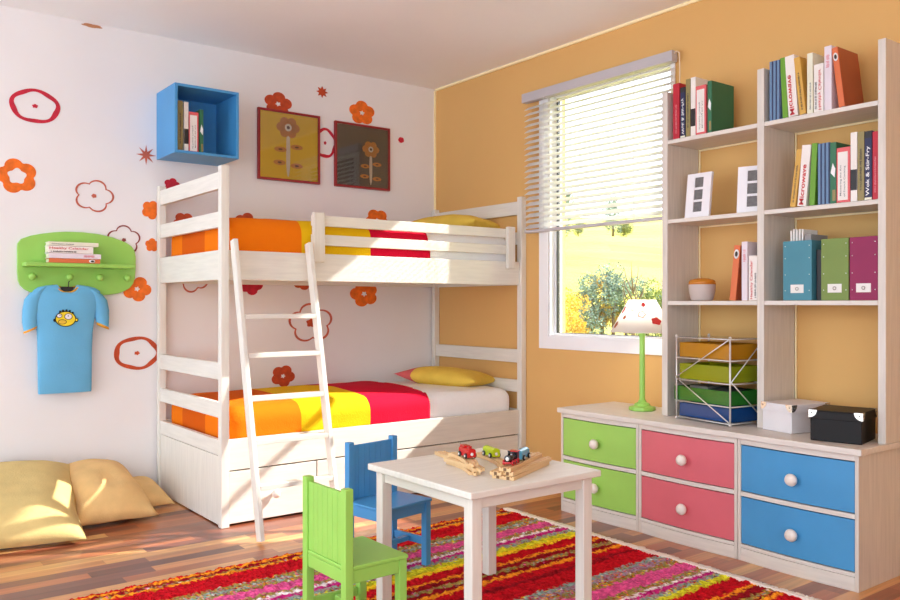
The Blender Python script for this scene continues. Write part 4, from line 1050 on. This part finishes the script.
def lcy(m, c, axis, r, l, n=20, mi=0):
    """cylinder centred at c along axis 'x' or 'y'"""
    R = Matrix.Rotation(PI/2, 4, 'Y') if axis == 'x' else Matrix.Rotation(-PI/2, 4, 'X')
    m.lathe([(0, -l/2), (r*.92, -l/2), (r, -l/2+.001), (r, l/2-.001), (r*.92, l/2), (0, l/2)], Matrix.Translation(c) @ R, n, mi); return m
def wheels(t, xs_, r, yw, m1, m2=None):
    for x in xs_:
        for s in (-1, 1):
            w_ = lcy(MB(), (x, s*yw, r), 'y', r, .005).build('wheel', m1, t)
            if m2: lcy(MB(), (x, s*(yw+.003), r), 'y', r*.45, .002, 14).build('hub', m2, w_)
def wagon(name, body, roofm, label, loc, yaw, L_=.066, cat='toy wagon', lid=True, wheelm=BLK, hub=RIM, engine=False, cab=False):
    t = thing(name, label, cat, loc, None, (0, 0, yaw))
    if not engine:
        m = MB(); n = 10; w_ = .015
        pts = [(-w_, .005), (w_, .005), (w_, .026)]+[(w_*math.cos(a), .026+.009*math.sin(a)) for a in [PI*i/n for i in range(1, n)]]+[(-w_, .026)]
        m.prism(pts, lambda a, b: (-L_/2, a, b), lambda a, b: (L_/2, a, b), 0); m.build('wagon_body', body, t, .0015)
        m = MB(); lcy(m, (L_/2+.0008, 0, .016), 'x', .0055, .0022); m.build('coupling_magnet', RIM, t)
        m = MB(); lcy(m, (-L_/2-.0008, 0, .016), 'x', .0055, .0022); m.build('coupling_magnet', RIM, t)
        if cab:
            MB().box(-L_*.42, -L_*.02, -.0125, .0125, .0345, .0395).build('cab_roof', roofm, t, .0015)
            lcy(MB(), (L_*.28, 0, .037), 'y', .004, .012, 12).build('funnel', roofm, t)
        wheels(t, (-L_*.32, L_*.32), .0095, .0175, wheelm, hub)
    else:
        MB().box(-L_/2, L_/2, -.012, .012, .006, .012).build('chassis', roofm, t, .001)
        m = MB(); lcy(m, (.012, 0, .0225), 'x', .0115, L_*.62); m.build('boiler', body, t)
        m = MB(); m.box(-L_/2+.001, -L_/2+.022, -.0135, .0135, .0122, .036); m.build('cab', body, t, .001)
        m = MB(); m.box(-L_/2-.002, -L_/2+.025, -.0155, .0155, .0362, .040); m.build('cab_roof', roofm, t, .0015)
        m = MB().lathe([(0, .032), (.0045, .032), (.0035, .042), (.0055, .046), (0, .046)], Matrix.Translation((.022, 0, 0)), 14); m.build('funnel', body, t)
        m = MB(); lcy(m, (.012+L_*.31+.0012, 0, .0215), 'x', .0062, .0022); m.build('front_lamp', RIM, t)
        wheels(t, (-L_*.28, L_*.04, L_*.34), .0085, .0155, wheelm, hub)
    return t
REDT = mat('red_toy_paint', rgb(196, 22, 26), .25, .03, coat=.4); LIMT = mat('lime_toy_paint', rgb(186, 210, 24), .25, .03, coat=.4); BLT = mat('light_blue_toy_paint', rgb(92, 168, 200), .25, .03, coat=.4); BKT = mat('black_toy_paint', rgb(22, 22, 26), .25, .03, coat=.4)
wagon('toy_locomotive', REDT, REDT, 'red toy locomotive on the pile of curved tracks', (2.455, -1.672, T0+3*.0124+.0004), math.radians(-14), .076, 'toy locomotive', cab=True)
wagon('toy_wagon', LIMT, LIMT, 'lime toy wagon on the curved track', (2.392, -1.512, T0+.0128), math.radians(-14), .080)
wagon('toy_locomotive', BKT, REDT, 'black toy locomotive with red wheels on the straight track pile', (2.632, -1.630, T0+3*.0124+.0004), math.radians(-62), .078, 'toy locomotive', wheelm=mat('red_wheel', rgb(200, 40, 50), .4), hub=BLK, engine=True)
wagon('toy_wagon', BLT, BLT, 'light blue toy wagon behind the black locomotive', (2.588, -1.545, T0+3*.0124+.0004), math.radians(-62), .076)

# ---------------------------------------------------------------- outdoors seen through the window
GR = mat('meadow_grass', rgb(196, 184, 66), .95, .22, .05, stretch=(1, 3, 1))
def hill():
    V, F = [], []; nx, ny = 40, 60
    for j in range(ny+1):
        Y = 3+ (j/ny)**1.7*330
        for i in range(nx+1):
            X = -60-Y*1.6+(i/nx)*(120+Y*2.6)
            D = math.hypot(X-4.6, Y+3.4)
            z = -1.25
            if D > 62: z = -1.25+(D-62)*.125+ .9*math.sin(X*.045)+.5*math.sin(Y*.08+X*.02)
            V.append((X, Y, max(z, -1.25)))
    for j in range(ny):
        for i in range(nx):
            a = j*(nx+1)+i; F.append((a, a+1, a+nx+2, a+nx+1))
    me = bpy.data.meshes.new('field_terrain'); me.from_pydata(V, [], F); me.materials.append(GR)
    for p in me.polygons: p.use_smooth = True
    o = bpy.data.objects.new('field_terrain', me); COL.objects.link(o); struct(o)
hill()
pm = mat('pond_water', rgb(120, 140, 140), .08, .05, .3); pm.node_tree.nodes['Principled BSDF'].inputs['Specular IOR Level'].default_value = 1
pts = []
for k in range(40):
    t_ = 2*PI*k/40; pts.append((-26+16*math.cos(t_)*(1+.1*math.sin(3*t_)), 24+9.5*math.sin(t_)*(1+.08*math.cos(4*t_))))
struct(MB().prism(pts, lambda a, b: (a, b, -1.24), lambda a, b: (a, b, -1.17)).build('pond_water', pm))
LEAFS = [mat('yellow_leaf', rgb(226, 186, 74), .9, .25, 1.2), mat('green_leaf', rgb(136, 148, 80), .9, .25, 1.2), mat('blue_green_leaf', rgb(138, 158, 138), .9, .25, 1.0)]  # leaf colours lightened so that haze is painted into them
BARK = mat('bark', rgb(112, 92, 66), .9)
def leafy(t, x, h, w_, li):
    # crown of many small leaf sprays gathered in clumps
    cl = []
    for k in range(14):
        a = rng.uniform(0, 6.28); zz = rng.uniform(.12, .88); r = rng.uniform(0, .36)*w_*(1.05-abs(zz-.4)); cl.append((r*math.cos(a), r*math.sin(a), zz*h, w_*rng.uniform(.13, .24)))
    V, F = [], []; n = 2600
    for i in range(n):
        c = cl[rng.integers(0, len(cl))]; d = rng.normal(0, 1, 3); d /= np.linalg.norm(d); p = np.array(c[:3])+d*c[3]*rng.uniform(.55, 1.1)
        s_ = w_*rng.uniform(.014, .030); u = rng.normal(0, 1, 3); u /= np.linalg.norm(u); v = np.cross(u, rng.normal(0, 1, 3)); v /= np.linalg.norm(v)
        b = len(V); V += [tuple(p-u*s_), tuple(p+v*s_*.7), tuple(p+u*s_), tuple(p-v*s_*.7)]; F.append((b, b+1, b+2, b+3))
    me = bpy.data.meshes.new('crown'); me.from_pydata(V, [], F); me.materials.append(LEAFS[li])
    o = bpy.data.objects.new('crown', me); COL.objects.link(o); o.parent = t
def tree(x, y, z, h, w_, li, label, name='tree', bare=False):
    t = thing(name, label, 'tree' if name == 'tree' else 'bush', (x, y, z), 'trees and bushes beyond the window')
    m = MB(); m.tube([(0, 0, -.2), (0, .05, h*.3), (.05*h, 0, h*.6)], [h*.03, h*.022, h*.01], 7)
    if bare:
        for k in range(9):
            a = rng.uniform(0, 6.28); z_ = h*rng.uniform(.3, .7); m.tube([(0, 0, z_), (math.cos(a)*h*.12, math.sin(a)*h*.12, z_+h*.2), (math.cos(a)*h*.16, math.sin(a)*h*.16, z_+h*.36)], [h*.012, h*.008, h*.003], 5)
    m.build('trunk', BARK, t)
    if bare: return
    return leafy(t, x, h, w_, li)
    bm = bmesh.new()
    for k in range(9):
        a = rng.uniform(0, 6.28); r = rng.uniform(0, .32)*w_; zz = rng.uniform(.22, .78)*h; s = rng.uniform(.24, .4)*(1.25-abs(zz/h-.45))
        bmesh.ops.create_icosphere(bm, subdivisions=3, radius=1, matrix=Matrix.Translation((r*math.cos(a), r*math.sin(a), zz)) @ Matrix.Diagonal((w_*s, w_*s, h*s*.75, 1)))
    from mathutils import noise
    for v in bm.verts:
        nn = noise.noise_vector(v.co*(5/w_)+Vector((x, y, 0))); n2 = noise.noise_vector(v.co*(14/w_)); v.co += nn*w_*.09+n2*w_*.05
    me = bpy.data.meshes.new('crown'); bm.to_mesh(me); bm.free(); me.materials.append(LEAFS[li])
    o = bpy.data.objects.new('crown', me); COL.objects.link(o); o.parent = t
def at(u, dist):
    """point on the ground beyond the window, u = bearing offset, dist = depth"""
    yaw = 2.489307; fx, fy = math.cos(yaw), math.sin(yaw); s = u/829.3
    return 4.649+dist*(fx+fy*s), -3.421+dist*(fy-fx*s)
for u, d_, h, w_, li, lab in ((112, 30, 3.9, 3.0, 0, 'golden bush at the lower left corner of the window'), (122, 34, 3.0, 2.6, 0, 'golden bush beside the pond, second from the window edge'),
        (140, 55, 5.6, 4.6, 2, 'blue green tree on the far pond bank nearest the golden bushes'), (152, 56, 6.0, 4.4, 0, 'ochre tree on the far pond bank'), (163, 55, 6.2, 5.0, 2, 'tall blue green tree mid window on the far bank'),
        (176, 57, 5.2, 5.0, 1, 'green tree on the far bank above the lamp shade'), (192, 56, 5.6, 4.4, 2, 'blue green tree behind the bare tree'), (131, 57, 4.6, 4.0, 1, 'green tree on the far bank above the golden bushes'), (212, 55, 5, 5, 1, 'green tree behind the lamp shade')):
    x, y = at(u, d_); tree(x, y, -1.3, h*(.8 if d_ > 40 else .92), w_*(.75 if d_ > 40 else .8), li, lab)
x, y = at(183, 50); tree(x, y, -1.3, 4.6, 3, 0, 'bare young tree standing above the far bank', bare=True)
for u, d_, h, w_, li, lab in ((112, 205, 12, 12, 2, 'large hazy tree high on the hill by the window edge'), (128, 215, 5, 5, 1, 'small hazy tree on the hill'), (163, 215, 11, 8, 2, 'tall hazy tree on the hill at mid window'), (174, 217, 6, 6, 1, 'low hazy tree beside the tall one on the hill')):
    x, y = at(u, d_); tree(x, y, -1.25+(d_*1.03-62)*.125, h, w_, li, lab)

# ---------------------------------------------------------------- light and camera
sun = bpy.data.lights.new('sun', 'SUN'); sun.energy = 11; sun.angle = math.radians(.9); sun.color = (1, .97, .90)
so = bpy.data.objects.new('sun', sun); COL.objects.link(so)
so.rotation_euler = Vector((-.38, -1, -.75)).to_track_quat('-Z', 'Y').to_euler()
wd = bpy.data.worlds.new('sky'); SC.world = wd; wd.use_nodes = True
N = wd.node_tree.nodes; L = wd.node_tree.links; bg = N['Background']
tc = N.new('ShaderNodeTexCoord'); sp = N.new('ShaderNodeSeparateXYZ'); L.new(tc.outputs['Generated'], sp.inputs[0])
cr = N.new('ShaderNodeValToRGB'); cr.color_ramp.elements[0].position = .35; cr.color_ramp.elements[0].color = (.80, .89, 1.0, 1); cr.color_ramp.elements[1].position = .62; cr.color_ramp.elements[1].color = (.82, .91, 1, 1)
mr = N.new('ShaderNodeMapRange'); mr.inputs['From Min'].default_value = -1; mr.inputs['From Max'].default_value = 1
L.new(sp.outputs['Z'], mr.inputs[0]); L.new(mr.outputs[0], cr.inputs[0]); L.new(cr.outputs[0], bg.inputs[0]); bg.inputs[1].default_value = 3.6

cam = bpy.data.cameras.new('camera'); co = bpy.data.objects.new('camera', cam); COL.objects.link(co); SC.camera = co
cam.sensor_width = 36; cam.lens = 829.289/900*36; cam.shift_y = 3.6/900; cam.clip_end = 2000; cam.clip_start = .05
co.location = (4.649, -3.421, 1.05)
yaw = 2.489307
co.rotation_euler = (PI/2, 0, yaw-PI/2)
SC.view_settings.view_transform = 'Standard'; SC.view_settings.look = 'None'; SC.view_settings.gamma = 1; SC.view_settings.use_curve_mapping = False
SC.view_settings.exposure = .07
SC.cycles.max_bounces = 10; SC.cycles.diffuse_bounces = 6; SC.cycles.transparent_max_bounces = 12
SC.cycles.caustics_reflective = False; SC.cycles.caustics_refractive = False
SC.cycles.sample_clamp_indirect = 6
